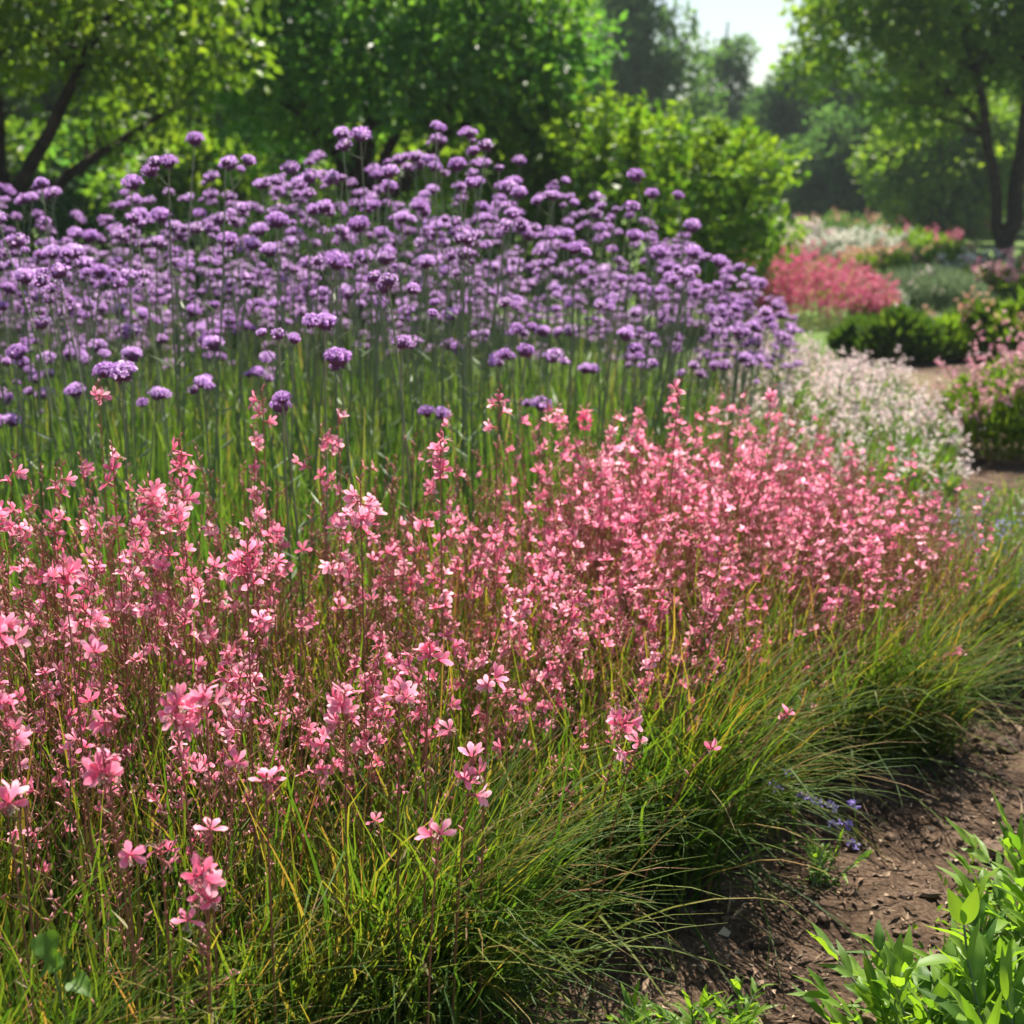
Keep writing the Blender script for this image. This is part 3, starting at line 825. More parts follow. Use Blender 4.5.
# ------------------------------------------------------------------ gaura: wands with pink flowers
def gaura_flower(seed, n_pet):
    g_ = np.random.default_rng(seed)
    P, S = Geo(), Geo()
    span = {3: (25, 155), 4: (-5, 185), 5: (-40, 220)}[n_pet]
    for a in np.linspace(*span, n_pet):
        a = R(a + g_.normal(0, 9))
        L, W = 0.0195 * g_.uniform(0.85, 1.15), 0.0088 * g_.uniform(0.85, 1.15)
        cup = g_.uniform(0.05, 0.5) + (0.9 if seed % 3 == 2 else 0)
        axis = np.array([cup, math.cos(a), math.sin(a)])
        big_leaf(P, (0.0, 0, 0), axis, (1, 0, 0), L, W, tone=0.0, droop=g_.uniform(-0.1, 0.4), fold=g_.uniform(0.02, 0.4), n=6, wave=0.22,
                 shape=([0, 0.15, 0.35, 0.6, 0.8, 0.93, 1.0], [0.14, 0.2, 0.5, 0.92, 1.0, 0.75, 0.25]))
        k = 30
        P.r[-1] = np.clip(np.repeat(np.linspace(0.0, 0.8, 6), 5) + np.tile([0.1, 0.04, -0.1, 0.04, 0.1], 6) + 0.1 + g_.normal(0, 0.08), 0, 1)
    # calyx behind
    tube(P, [(-0.012, 0, -0.004), (-0.006, 0, -0.001), (0.001, 0, 0)], [0.0008, 0.0016, 0.0018], 5, m=1, r=0.2)
    for k in range(3):
        a = R(g_.uniform(190, 350))
        big_leaf(P, (0, 0, 0), (-0.3, math.cos(a), math.sin(a)), (1, 0, 0), 0.010, 0.0026, tone=0.3, m=1, n=4, droop=0.3)
    for k in range(7):
        a = R(g_.uniform(215, 325)); l = g_.uniform(0.008, 0.014)
        e = np.array([l * 0.75, l * 0.6 * math.cos(a), l * 0.75 * math.sin(a)])
        tube(S, [(0, 0, 0), e * 0.6 + np.array([0.002, 0, 0.001]), e], [0.00035, 0.0003, 0.0003], 3, r=0.4)
        blob(S, e, 0.0009, 0.0009, 0.0013, r=1.0, nu=4, nv=4, rough=0)
    return P, S


FLW = [gaura_flower(100 + k, (4, 5, 4, 3, 5, 4)[k]) for k in range(6)]
GM = [M_gstem, M_bud, M_petal, M_stamen]
FL_ME = [P.mesh('flower', [M_petal, M_bud]) for P, S in FLW]
ST_ME = [S.mesh('stamens', [M_stamen]) for P, S in FLW]
FL_ALL = []
for P, S in FLW:
    A = Geo(); A.append(P, mmap=[2, 1]); A.append(S, mmap=[3]); FL_ALL.append(A)
# lighter flowers for the far mass
FL_LOW = []
for k in range(4):
    g_ = np.random.default_rng(200 + k)
    A = Geo()
    a = np.radians(np.linspace(-10, 190, 4) + g_.normal(0, 12, 4))
    leaf_cards(A, np.zeros((4, 3)), np.stack([g_.uniform(.1, .6, 4), np.cos(a), np.sin(a)], 1), 0.020, 0.0115, np.clip(g_.normal(0.5, 0.15, 4), 0, 1), m=2, fold=0.15, g=g_, up=np.tile([1.0, 0, 0], (4, 1)))
    FL_LOW.append(A)


def wand(tip, ctrl, nfl, g_, buds=14, run=0.30, side=2, low=False, thick=1.0, fsize=1.0):
    """stem geometry rooted at the origin and the places of its flowers: (matrix, kind)"""
    tip = np.asarray(tip, float)
    L = np.linalg.norm(tip)
    n = 8 if low else 14
    path = bezier((0, 0, 0), ctrl, tip, n)
    G = Geo()
    tube(G, path, np.linspace(0.0019, 0.0007, n) * thick, 3 if low else 4, r=np.clip(np.linspace(0.05, 1.0, n) + g_.normal(0, 0.1), 0, 1))
    P = lambda s: np.array([np.interp(s, np.linspace(0, 1, n), path[:, i]) for i in range(3)])
    fl = []

    def bud(p, d, l):
        q = np.stack([p, p + d * l * 0.35, p + d * l * 0.7, p + d * l])
        tube(G, q, np.array([0.0005, 0.0017, 0.0014, 0.0003]) * (l / 0.010), 3 if low else 5, m=1, r=g_.uniform(0, 1))

    def flower(p, az):
        el = g_.normal(0.25, 0.45)
        s_ = g_.uniform(0.8, 1.12) * fsize
        M = Matrix.Translation(tuple(p)) @ Euler((g_.normal(0, 0.25), -el, az)).to_matrix().to_4x4() @ Matrix.Scale(s_, 4) @ Matrix.Translation((0.010, 0, 0.002))
        fl.append((M, int(g_.integers(0, 6))))

    a0 = g_.uniform(0, 2 * PI)
    s0 = 1 - run / L
    for k in range(buds):
        s = g_.uniform(max(0.4, s0 - 0.18), 1.0) if k > 4 else 1 - 0.012 * k
        a = a0 + k * 2.4
        d = unit(np.array([math.cos(a) * 0.8, math.sin(a) * 0.8, 0.9]))
        bud(P(s), d, g_.uniform(0.006, 0.014))
    for k in range(nfl):
        s = s0 + (0.965 - s0) * ((k + g_.uniform(0.1, 0.9)) / max(1, nfl)) ** 0.8
        flower(P(s), a0 + k * 2.4 + g_.normal(0, 0.4))
    for k in range(side):
        s = g_.uniform(0.45, 0.82)
        b = P(s); a = g_.uniform(0, 2 * PI); l = g_.uniform(0.06, 0.17)
        e = b + l * np.array([0.55 * math.cos(a), 0.55 * math.sin(a), 0.8])
        q = bezier(b, b + np.array([math.cos(a), math.sin(a), 0.6]) * l * 0.45, e, 5)
        tube(G, q, np.linspace(0.001, 0.0005, 5), 3, r=0.8)
        for j in range(4):
            aa = g_.uniform(0, 2 * PI)
            bud(q[1 + j % 4], unit(np.array([math.cos(aa), math.sin(aa), 1.0])), g_.uniform(0.006, 0.012))
        if nfl and g_.random() < 0.3:
            flower(e, a)
    # a few narrow leaves low on the stem
    if not low:
        m_ = 5
        ss = g_.uniform(0.1, 0.6, m_)
        pos = np.stack([P(s) for s in ss]); aa = g_.uniform(0, 2 * PI, m_)
        leaf_cards(G, pos, np.stack([np.cos(aa), np.sin(aa), np.full(m_, 0.5)], 1), g_.uniform(0.02, 0.05, m_), 0.006, 0.1, m=0, g=g_)
    return G, fl


def place_flowers(root, fl, stamens=False):
    for M, k in fl:
        o = link('flower', FL_ME[k], root)
        o.matrix_local = M
        link('stamens', ST_ME[k], o)


GLAB = 'slender red-stemmed wand with pink four-petalled flowers in the front bed'
GGRP = 'pink flower wands in the front bed'


def hero(px, py, d, nfl, run, label, lean=(0, 0), seed=0, buds=12, side=1):
    """a wand whose tip stands where the photograph shows it"""
    g_ = np.random.default_rng(1000 + seed)
    tip = at(px, py, d)
    base = np.array([tip[0] - lean[0], tip[1] - lean[1], 0])
    loc = tip - base
    G, fl = wand(loc, (loc[0] * 0.15, loc[1] * 0.15, loc[2] * 0.62), nfl, g_, buds=buds, run=run, side=side if nfl > 2 else 0, thick=1.25, fsize=1.08)
    t = thing('gaura_wand', base, label or GLAB, 'flower', None if label else GGRP)
    G.build('stem', [M_gstem, M_bud], t)
    place_flowers(t, fl)


HERO = [
    (205, 862, 1.50, 9, 0.10, 'lowest pink flower spray, hanging over the dark grass at the bottom left', (0.03, -0.1)),
    (160, 845, 1.50, 2, 0.03, 'wand with one open pink flower just left of the lowest spray', (0.02, -0.1)),
    (210, 826, 1.52, 1, 0.02, 'wand with a single pink flower right above the lowest spray', (0.04, -0.1)),
    (102, 752, 1.55, 6, 0.06, 'pink flower cluster on the left low in the grass, under the paired cluster', (0.0, -0.1)),
    (112, 708, 1.58, 2, 0.03, 'wand with a wide open pink flower above the low left cluster', (0.02, -0.1)),
    (172, 690, 1.60, 7, 0.07, 'broad cluster of large pink flowers in the lower left grass', (0.0, -0.1)),
    (206, 684, 1.62, 4, 0.05, 'pink flowers crowding the right side of the broad lower-left cluster', (0.03, -0.1)),
    (266, 776, 1.60, 2, 0.03, 'deep pink drooping flower alone in the grass right of the low left cluster', (0.02, -0.1)),
    (474, 752, 1.75, 5, 0.11, 'loose pink spray with flowers down its stem, in the grass at the centre', (0.04, -0.1)),
    (440, 830, 1.68, 2, 0.03, 'small half-closed pink flower below the loose central spray', (0.03, -0.1)),
    (628, 712, 2.05, 6, 0.075, 'pink cluster standing free over the green grass right of the centre', (0.06, -0.12)),
    (640, 740, 2.02, 2, 0.03, 'small pink flowers under the free-standing right cluster', (0.06, -0.12)),
    (715, 741, 2.12, 1, 0.02, 'single star-like pink flower low over the right grass', (0.12, -0.12)),
    (789, 713, 2.35, 1, 0.02, 'single pink flower near the arching grass at the right', (0.12, -0.1)),
    (968, 652, 3.15, 3, 0.05, 'last pink flowers leaning out at the bed\'s right tip', (0.2, -0.05)),
    (345, 690, 1.75, 6, 0.07, 'group of pink flowers leaning together in the grass left of the centre', (0.02, -0.1)),
    (400, 684, 1.78, 3, 0.04, 'pale pink flower at the right end of the leaning group', (0.02, -0.1)),
    (490, 672, 1.85, 2, 0.03, 'two-flowered pink wand above the loose central spray', (0.02, -0.1)),
    (96, 634, 1.72, 2, 0.03, 'open pink flower left of the middle stems above the wide cluster', (0.02, -0.1)),
    (62, 560, 1.80, 5, 0.05, 'ragged pink flower cluster near the left edge', (0.0, -0.05)),
    (247, 535, 1.95, 11, 0.11, 'tallest dense pink flower column in the left half of the bed', (0.02, -0.05)),
    (430, 640, 1.85, 5, 0.05, 'bright pink rosette of flowers near the centre of the bed', (0.02, -0.05)),
    (180, 436, 2.45, 8, 0.17, 'tall pink spike rising in front of the green stems at the left', (0.0, 0)),
    (262, 388, 2.70, 3, 0.10, 'coral flower topping a tall wand below the front purple heads', (0.0, 0)),
    (98, 382, 2.75, 2, 0.03, 'coral flower on a lone tall wand at the left among green stems', (0.0, 0)),
    (500, 384, 2.80, 4, 0.14, 'tall lone pink wand reaching up into the green stems at the centre', (0.02, 0)),
    (680, 378, 3.1, 4, 0.13, 'tall pink wand standing above the right part of the bed', (0.03, 0)),
    (774, 384, 3.5, 4, 0.13, 'highest pink wand in front of the white drift', (0.05, 0)),
    (112, 445, 2.4, 3, 0.10, 'thin pink wand with spaced flowers left of the tall spike', (0.0, 0)),
    (440, 430, 2.6, 7, 0.12, 'full pink spike marking the top of the central mass', (0.0, 0)),
    (360, 478, 2.25, 8, 0.14, 'pink spike left of the central mass of flowers', (0.0, 0)),
    (338, 412, 2.75, 1, 0.02, 'small coral bud-like flower by itself below the paired purple heads', (0.0, 0)),
    (0, 610, 1.7, 6, 0.09, 'pink flowers cut by the left edge at mid height', (0.0, -0.05)),
    (2, 690, 1.6, 6, 0.08, 'pink flowers cut by the left edge above the low cluster', (0.0, -0.05)),
    (4, 790, 1.5, 3, 0.03, 'pink petals at the left edge beside the low cluster', (0.0, -0.05)),
]
for k, (px, py, d, nfl, run, lab, lean) in enumerate(HERO):
    hero(px, py, d, nfl, run, lab, lean, seed=k)

# prototypes for the field
PROTO = []
for k in range(16):
    g_ = np.random.default_rng(300 + k)
    h = 0.62 + 0.018 * k
    lx, ly = g_.normal(0, 0.07, 2)
    nfl = int(g_.integers(1, 7))
    G, fl = wand((lx, ly, h), (lx * 0.1, ly * 0.1, h * 0.6), nfl, g_, buds=12, run=g_.uniform(0.07, 0.28), side=int(g_.integers(1, 4)))
    whole = Geo(); whole.append(G)
    for M, kk in fl: whole.append(FL_ALL[kk], M)
    gl = np.random.default_rng(300 + k)
    lx, ly = gl.normal(0, 0.07, 2); gl.integers(1, 7)
    low, fl2 = wand((lx, ly, h), (lx * 0.1, ly * 0.1, h * 0.6), nfl, gl, buds=12, run=gl.uniform(0.07, 0.28), side=2, low=True)
    for M, kk in fl2: low.append(FL_LOW[kk % 4], M)
    PROTO.append(dict(h=h, stem=G.mesh('stem', [M_gstem, M_bud]), fl=fl, whole=whole.mesh('gaura_wand', GM), low=low))
BARE = []
for k in range(10):
    g_ = np.random.default_rng(400 + k)
    h = 0.6 + 0.03 * k
    lx, ly = g_.normal(0, 0.09, 2)
    G, _ = wand((lx, ly, h), (lx * 0.1, ly * 0.1, h * 0.6), 0, g_, buds=17, run=0.28, side=3, low=True)
    BARE.append((h, G))

FIELD = [(-1.5, 1.72), (-0.85, 1.80), (-0.40, 2.0), (0.0, 2.36), (0.33, 2.72), (0.72, 3.04), (1.06, 3.38), (1.33, 3.86), (1.37, 4.4), (1.0, 4.7), (0.30, 3.85), (-0.10, 3.25), (-0.4, 2.85), (-0.7, 2.6), (-1.5, 2.45)]


def field_height(x, y):
    e = edge_dist(x, y, BED_EDGE)
    h = 0.48 + 0.32 * np.clip(e / 0.7, 0, 1)
    h = h + 0.10 * np.clip((x - 0.5) / 0.3, 0, 1) * np.clip(1 - e / 0.4, 0, 1) - 0.09 * np.clip((y - 3.2) / 0.6, 0, 1)
    return h


def field_density(x, y):
    left = np.clip((x + 0.35) / 0.5, 0, 1)
    e = edge_dist(x, y, BED_EDGE)
    return (0.40 + 0.26 * left) * (0.2 + 1.3 * np.clip(vnoise(x, y, 0.28, 21) - 0.2, 0, 1)) * np.clip(0.22 + e / 0.55, 0, 1)


p = scatter(FIELD, 3000)
p = p[rng.random(len(p)) < field_density(p[:, 0], p[:, 1])][:820]
hh = field_height(p[:, 0], p[:, 1]) * rng.uniform(0.74, 1.12, len(p))
order = np.argsort(np.hypot(p[:, 0], p[:, 1]))
vis = lambda x, y: abs(x) < 0.39 * y + 0.06
NIND, NPART = 300 - len(HERO), 110
cnt = 0
mass = Geo()
for i in order:
    x, y = p[i]
    h = hh[i]
    ks = [k for k in range(16)]
    k = min(ks, key=lambda k: abs(PROTO[k]['h'] - h) + 0.08 * rng.random())
    pr = PROTO[k]
    s = h / pr['h']
    rz = rng.uniform(0, 2 * PI)
    e = float(edge_dist(np.array(x), np.array(y), BED_EDGE))
    tilt = rng.normal(0, 0.06, 2) + (np.array([0.16, -0.07]) * max(0, 1 - e / 0.5) if x > 0.1 else 0)
    eul = Euler((-tilt[1] * 1.0, tilt[0], 0)).to_matrix().to_4x4() @ Matrix.Rotation(rz, 4, 'Z')
    M = Matrix.Translation((x, y, 0)) @ eul @ Matrix.Diagonal((1, 1, s, 1))
    if vis(x, y) and cnt < NIND:
        cnt += 1
        if cnt <= NPART:
            t = thing('gaura_wand', (x, y, 0), GLAB, 'flower', GGRP)
            t.matrix_local = Matrix.Translation((x, y, 0)) @ eul @ Matrix.Scale(s, 4)
            link('stem', pr['stem'], t)
            place_flowers(t, pr['fl'])
        else:
            t = tag(link('gaura_wand', pr['whole']), GLAB, 'flower', GGRP)
            t.matrix_local = Matrix.Translation((x, y, 0)) @ eul @ Matrix.Scale(s, 4)
    else:
        mass.append(pr['low'], M, dr=rng.normal(0.12, 0.12))
tag(mass.build('gaura_mass', GM), 'pink flower wands crowding the far side of the front bed', kind='stuff')
# budded stems without open flowers: the brownish-pink haze in the bed
haze_st = Geo()
p = scatter(BED, 2500)
e = edge_dist(p[:, 0], p[:, 1], BED_EDGE)
p = p[(e > 0.04) & (p[:, 1] > 1.2) & ((rng.random(len(p)) < 0.45) | (p[:, 0] > 0.2) | (e > 0.8))]
for x, y in p[:1900]:
    h0, G = BARE[rng.integers(0, 10)]
    h = float(field_height(np.array(x), np.array(y))) * rng.uniform(0.62, 1.02)
    t2 = rng.normal(0, 0.10, 2)
    haze_st.append(G, Matrix.Translation((x, y, 0)) @ Euler((t2[0], t2[1] + (0.12 + 0.4 * max(0, 0.4 - float(edge_dist(np.array(x), np.array(y), BED_EDGE))) if x > 0.0 else 0), rng.uniform(0, 6.28))).to_matrix().to_4x4() @ Matrix.Diagonal((1, 1, h / h0, 1)), dr=rng.normal(0, 0.12))
tag(haze_st.build('budded_stems', GM), 'thin reddish budded stems between the pink flowers', kind='stuff')

# ------------------------------------------------------------------ verbena: tall stems with purple heads
def verbena_head(seed, n=70, low=False):
    g_ = np.random.default_rng(seed)
    G = Geo()
    rx, rz = 0.026, 0.019
    k = np.arange(n)
    z = 1 - (k + 0.5) / n * 1.12
    ph = k * 2.39996 + g_.normal(0, 0.2, n)
    rr = np.sqrt(np.clip(1 - z * z, 0, 1))
    nrm = np.stack([rr * np.cos(ph), rr * np.sin(ph), z], 1)
    jit = g_.uniform(0.82, 1.12, n)
    pos = nrm * np.array([rx, rx, rz]) * jit[:, None]
    if low:
        ax = unit(np.cross(nrm, g_.normal(0, 1, (n, 3))))
        leaf_cards(G, pos - ax * 0.007, ax + nrm * 0.3, 0.014, 0.012, np.clip(g_.normal(0.5, 0.2, n), 0, 1), m=1, fold=0.2, g=g_, up=nrm)
    else:
        for i in range(n):
            nn = unit(nrm[i] + g_.normal(0, 0.28, 3))
            u = unit(np.cross(nn, g_.normal(0, 1, 3))); w = np.cross(nn, u)
            a = np.arange(5) * 2 * PI / 5
            dirs = np.cos(a)[:, None] * u + np.sin(a)[:, None] * w + nn * 0.25
            leaf_cards(G, np.tile(pos[i], (5, 1)), dirs, 0.0058 * g_.uniform(0.85, 1.2), 0.0045, np.clip(g_.normal(0.5, 0.2) + g_.normal(0, 0.05, 5), 0, 1), m=1, fold=0.15, g=g_, up=np.tile(nn, (5, 1)))
    blob(G, (0, 0, -0.003), rx * 0.78, rx * 0.78, rz * 0.72, m=2, r=0.3, nu=5, nv=8, rough=0.1, g=g_)
    # dark calyx tubes that show below the florets
    m_ = 16 if low else 40
    a = g_.uniform(0, 2 * PI, m_); el = g_.uniform(-0.9, 0.25, m_)
    dr_ = np.stack([np.cos(a) * np.cos(el), np.sin(a) * np.cos(el), np.sin(el)], 1)
    leaf_cards(G, np.tile([0, 0, -0.008], (m_, 1)) + dr_ * 0.006, dr_, g_.uniform(0.011, 0.018, m_), 0.004, g_.uniform(0, 1, m_), m=2, g=g_)
    return G


VM = [M_vstem, M_floret, M_calyx]
HEADS = [verbena_head(500 + k, n) for k, n in enumerate((70, 58, 82, 20))]
HEADS_LOW = [verbena_head(520 + k, 26, True) for k in range(3)]
HEAD_ME = [h.mesh('flower_head', VM) for h in HEADS]


def verbena(h, nh, g_, low=False):
    G = Geo()
    lx, ly = g_.normal(0, 0.045 * h, 2)
    n = 6 if low else 10
    path = bezier((0, 0, 0), (lx * 0.1, ly * 0.1, h * 0.6), (lx, ly, h), n)
    tube(G, path, np.linspace(0.0034, 0.0021, n), 3 if low else 5, r=np.clip(np.linspace(0.2, 0.8, n) + g_.normal(0, 0.12), 0, 1))
    hs = []
    def put(p, s, d):
        q = Vector(tuple(d)).to_track_quat('Z', 'Y').to_matrix().to_4x4()
        hs.append((Matrix.Translation(tuple(p)) @ q @ Matrix.Rotation(g_.uniform(0, 6.28), 4, 'Z') @ Matrix.Scale(s, 4), int(g_.integers(0, 12))))
    tip = path[-1]
    put(tip + np.array([0, 0, 0.008]), g_.uniform(0.55, 1.15), (lx * 0.5 + g_.normal(0, .12), ly * 0.5 + g_.normal(0, .12), 1))
    for k in range(nh - 1):
        a = g_.uniform(0, 2 * PI)
        if k < 3:
            dz = g_.uniform(0.05, 0.11); sp = g_.uniform(0.03, 0.055); up = dz - g_.uniform(0.0, 0.04)
        else:
            dz = g_.uniform(0.2, 0.4); sp = g_.uniform(0.06, 0.11); up = g_.uniform(0.12, 0.24)
        b = np.array([np.interp(1 - dz / h, np.linspace(0, 1, n), path[:, i]) for i in range(3)])
        e = b + np.array([sp * math.cos(a), sp * math.sin(a), up])
        tube(G, bezier(b, b + np.array([sp * 0.8 * math.cos(a), sp * 0.8 * math.sin(a), up * 0.4]), e, 5), np.linspace(0.0015, 0.001, 5), 3, r=0.6)
        put(e + np.array([0, 0, 0.006]), g_.uniform(0.4, 0.85), (0.35 * math.cos(a), 0.35 * math.sin(a), 1))
    if not low:
        m_ = 6
        ss = g_.uniform(0.1, 0.7, m_); aa = g_.uniform(0, 2 * PI, m_)
        pos = np.stack([[np.interp(s, np.linspace(0, 1, n), path[:, i]) for i in range(3)] for s in ss])
        leaf_cards(G, pos, np.stack([np.cos(aa), np.sin(aa), np.full(m_, 0.6)], 1), g_.uniform(0.04, 0.09, m_), 0.009, 0.4, g=g_)
    return G, hs


VH = [0.45, 0.6, 0.75, 0.9, 1.05, 1.2, 1.35, 1.5]
VP = []
for i, h in enumerate(VH):
    for v in range(3):
        g_ = np.random.default_rng(600 + i * 10 + v)
        nh = int(g_.choice([1, 2, 3, 4, 5], p=[0.15, 0.2, 0.3, 0.25, 0.1]))
        G, hs = verbena(h, nh, g_)
        whole = Geo(); whole.append(G)
        for M, k in hs: whole.append(HEADS[k % 4], M)
        low, hs2 = verbena(h, nh, np.random.default_rng(600 + i * 10 + v), low=True)
        for M, k in hs2: low.append(HEADS_LOW[k % 3], M)
        VP.append(dict(h=h, stem=G.mesh('stem', VM), hs=hs, whole=whole.mesh('verbena', VM), low=low))

VLAB = 'tall slim-stemmed purple flower in the large bed behind the pink ones'
VGRP = 'purple flowers in the large bed'


def vtop(x):
    return np.interp(x, [-3, -1.5, -1.0, -0.55, -0.15, 0.3, 0.76, 1.15, 1.5, 2.0], [1.33, 1.34, 1.38, 1.45, 1.52, 1.36, 1.08, 0.84, 0.66, 0.5])


VHERO = [(278, 338, 3.0, 3, 'pair of purple heads low in front, above the coral wand'), (338, 362, 3.0, 2, 'rounded purple heads stacked right of the low pair'), (325, 326, 3.05, 2, 'front purple head between the low pair and the large cluster'),
         (122, 376, 2.95, 2, 'low purple head above the lone coral flower at the left'), (282, 402, 2.9, 2, 'lowest small blue-purple head beside the coral wand'), (388, 284, 3.1, 5, 'large dark purple cluster left of the bed\'s middle'),
         (195, 142, 4.2, 1, 'solitary purple head standing highest at the left against dark trees'), (42, 186, 4.0, 3, 'purple heads near the left edge against the dark trunk'), (132, 186, 4.0, 1, 'single purple head right of the left-edge heads against the hedge'),
         (342, 136, 4.4, 1, 'single tall purple head left of the highest group'), (436, 128, 4.4, 2, 'left head of the highest purple group'), (470, 136, 4.4, 4, 'middle heads of the highest purple group'), (486, 148, 4.4, 2, 'right head of the highest purple group'),
         (636, 178, 4.8, 1, 'purple head sticking up in front of the lime-green shrub'), (652, 196, 4.8, 1, 'second purple head in front of the lime-green shrub, lower right'), (678, 198, 4.9, 1, 'rightmost tall purple head against the lime-green shrub'),
         (692, 228, 5.0, 1, 'purple head bending right of the tall ones by the shrub'), (526, 354, 3.5, 2, 'low purple head in the green stems at the centre'), (402, 346, 3.2, 2, 'low dark purple head right of the stacked ones')]
for k, (px, py, d, nh, lab) in enumerate(VHERO):
    tip = at(px, py, d)
    g_ = np.random.default_rng(900 + k)
    G, hs = verbena(tip[2], nh, g_)
    pth = hs[0][0].translation
    t = thing('verbena', (tip[0] - pth.x, tip[1] - pth.y, 0), lab, 'flower')
    G.build('stem', VM, t)
    for M, kk in hs:
        link('flower_head', HEAD_ME[kk % 4], t).matrix_local = M

p = scatter(VERB, 1020)
x_, y_ = p[:, 0], p[:, 1]
front = y_ - np.interp(x_, [-3.4, -0.7, 0.3, 0.9, 1.85], [2.9, 3.3, 4.3, 4.9, 7.6])
top = vtop(x_) * (0.54 + 0.48 * rng.beta(1.7, 1.5, len(p)))
top *= 1 + 0.22 * (vnoise(x_, y_, 0.42, 51) - 0.55)
top *= np.clip(0.92 + front / 5.0, 0.6, 1.0)
order = np.argsort(np.hypot(x_, y_))
cnt = 0
mass = Geo()
NV = 300 - len(VHERO)
for i in order:
    x, y, h = x_[i], y_[i], top[i]
    c = sorted(range(len(VP)), key=lambda k: abs(VP[k]['h'] - h))[:3]
    pr = VP[c[int(rng.integers(0, 3))]]
    tl = rng.normal(0, 0.05, 2)
    if x > 0.1: tl[0] += 0.05 + 0.05 * min(1, x)
    rot = Euler((-tl[1], tl[0], 0)).to_matrix().to_4x4() @ Matrix.Rotation(rng.uniform(0, 6.28), 4, 'Z')
    s = h / pr['h']
    if vis(x, y) and cnt < NV and rng.random() < 0.75:
        cnt += 1
        M = Matrix.Translation((x, y, 0)) @ rot @ Matrix.Scale(s, 4)
        if cnt <= 110:
            t = thing('verbena', (x, y, 0), VLAB, 'flower', VGRP)
            t.matrix_local = M
            link('stem', pr['stem'], t)
            for Mh, kk in pr['hs']:
                link('flower_head', HEAD_ME[kk % 4], t).matrix_local = Mh
        else:
            tag(link('verbena', pr['whole']), VLAB, 'flower', VGRP).matrix_local = M
    else:
        mass.append(pr['low'], Matrix.Translation((x, y, 0)) @ rot @ Matrix.Diagonal((1, 1, s, 1)), dr=rng.normal(0, 0.08))
# the paler back of the drift, lower and farther
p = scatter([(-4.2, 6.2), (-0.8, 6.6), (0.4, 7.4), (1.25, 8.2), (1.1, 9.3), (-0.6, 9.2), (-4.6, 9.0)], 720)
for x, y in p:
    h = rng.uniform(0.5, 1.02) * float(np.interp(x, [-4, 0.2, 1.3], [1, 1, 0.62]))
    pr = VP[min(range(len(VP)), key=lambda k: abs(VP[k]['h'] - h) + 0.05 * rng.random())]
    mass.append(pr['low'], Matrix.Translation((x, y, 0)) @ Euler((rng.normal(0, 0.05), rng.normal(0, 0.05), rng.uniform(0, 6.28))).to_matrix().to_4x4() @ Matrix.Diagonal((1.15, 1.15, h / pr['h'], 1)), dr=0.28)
tag(mass.build('verbena_mass', VM), 'crowd of purple flowers filling the back of the large bed', kind='stuff')

# ------------------------------------------------------------------ small plants by the soil path
def leafy_shoot(G, base, tipdir, length, g_, nl=8, L=0.075, W=0.024, m=0, spread=0.9):
    """a stalk with pairs of lance-shaped leaves"""
    tipdir = unit(np.asarray(tipdir, float))
    side0 = unit(np.cross(tipdir, [0, 0, 1.0]) + 1e-6)
    path = bezier(base, np.asarray(base) + tipdir * length * 0.5 + np.array([0, 0, length * 0.12]), np.asarray(base) + tipdir * length, 8)
    tube(G, path, np.linspace(0.0028, 0.0012, 8), 5, m=1, r=0.4)
    for k in range(nl):
        s = 0.18 + 0.82 * (k // 2) / max(1, (nl // 2 - 1) or 1)
        s = min(1, s)
        b = np.array([np.interp(s, np.linspace(0, 1, 8), path[:, i]) for i in range(3)])
        sg = 1 if k % 2 else -1
        d = tipdir * (0.75 + 0.5 * s) + side0 * sg * spread * (1.15 - 0.65 * s) + g_.normal(0, 0.16, 3)
        big_leaf(G, b, d, np.array([0, 0, 1.0]) + g_.normal(0, 0.28, 3), L * g_.uniform(0.45, 1.25), W * g_.uniform(0.55, 1.15), tone=float(np.clip(g_.normal(0.5, 0.27), 0.0, 0.9)), droop=g_.uniform(-0.1, 0.6), fold=g_.uniform(0.05, 0.5), wave=0.28, n=9)


def broad_plant(loc, label, nsh, seed, L=0.075, W=0.024, length=0.2, group=None, tilt=(0.2, 0.9), az=(0, 2 * PI), nl=8):
    g_ = np.random.default_rng(seed)
    t = thing('broadleaf_plant', loc, label, 'plant', group)
    G = Geo()
    for k in range(nsh):
        a = g_.uniform(*az); tl = g_.uniform(*tilt)
        d = (math.sin(tl) * math.cos(a), math.sin(tl) * math.sin(a), math.cos(tl))
        b = (g_.normal(0, 0.02), g_.normal(0, 0.02), 0)
        leafy_shoot(G, b, d, length * g_.uniform(0.7, 1.25), g_, nl=nl + 4, L=L * 0.92, W=W * 0.74)
    n = 260 if L > 0.06 else 30           # small inner leaves near the ground
    q = g_.normal(0, length * 0.42, (n, 3)); q[:, 2] = np.abs(q[:, 2]) * 0.35
    leaf_cards(G, q, g_.normal(0, 0.8, (n, 3)) + np.array([0, 0, 0.5]), L * g_.uniform(0.15, 0.42, n), L * g_.uniform(0.07, 0.17, n), np.clip(g_.normal(0.45, 0.25, n), 0, 1), g=g_)
    G.build('foliage', [M_broad, M_vstem], t)


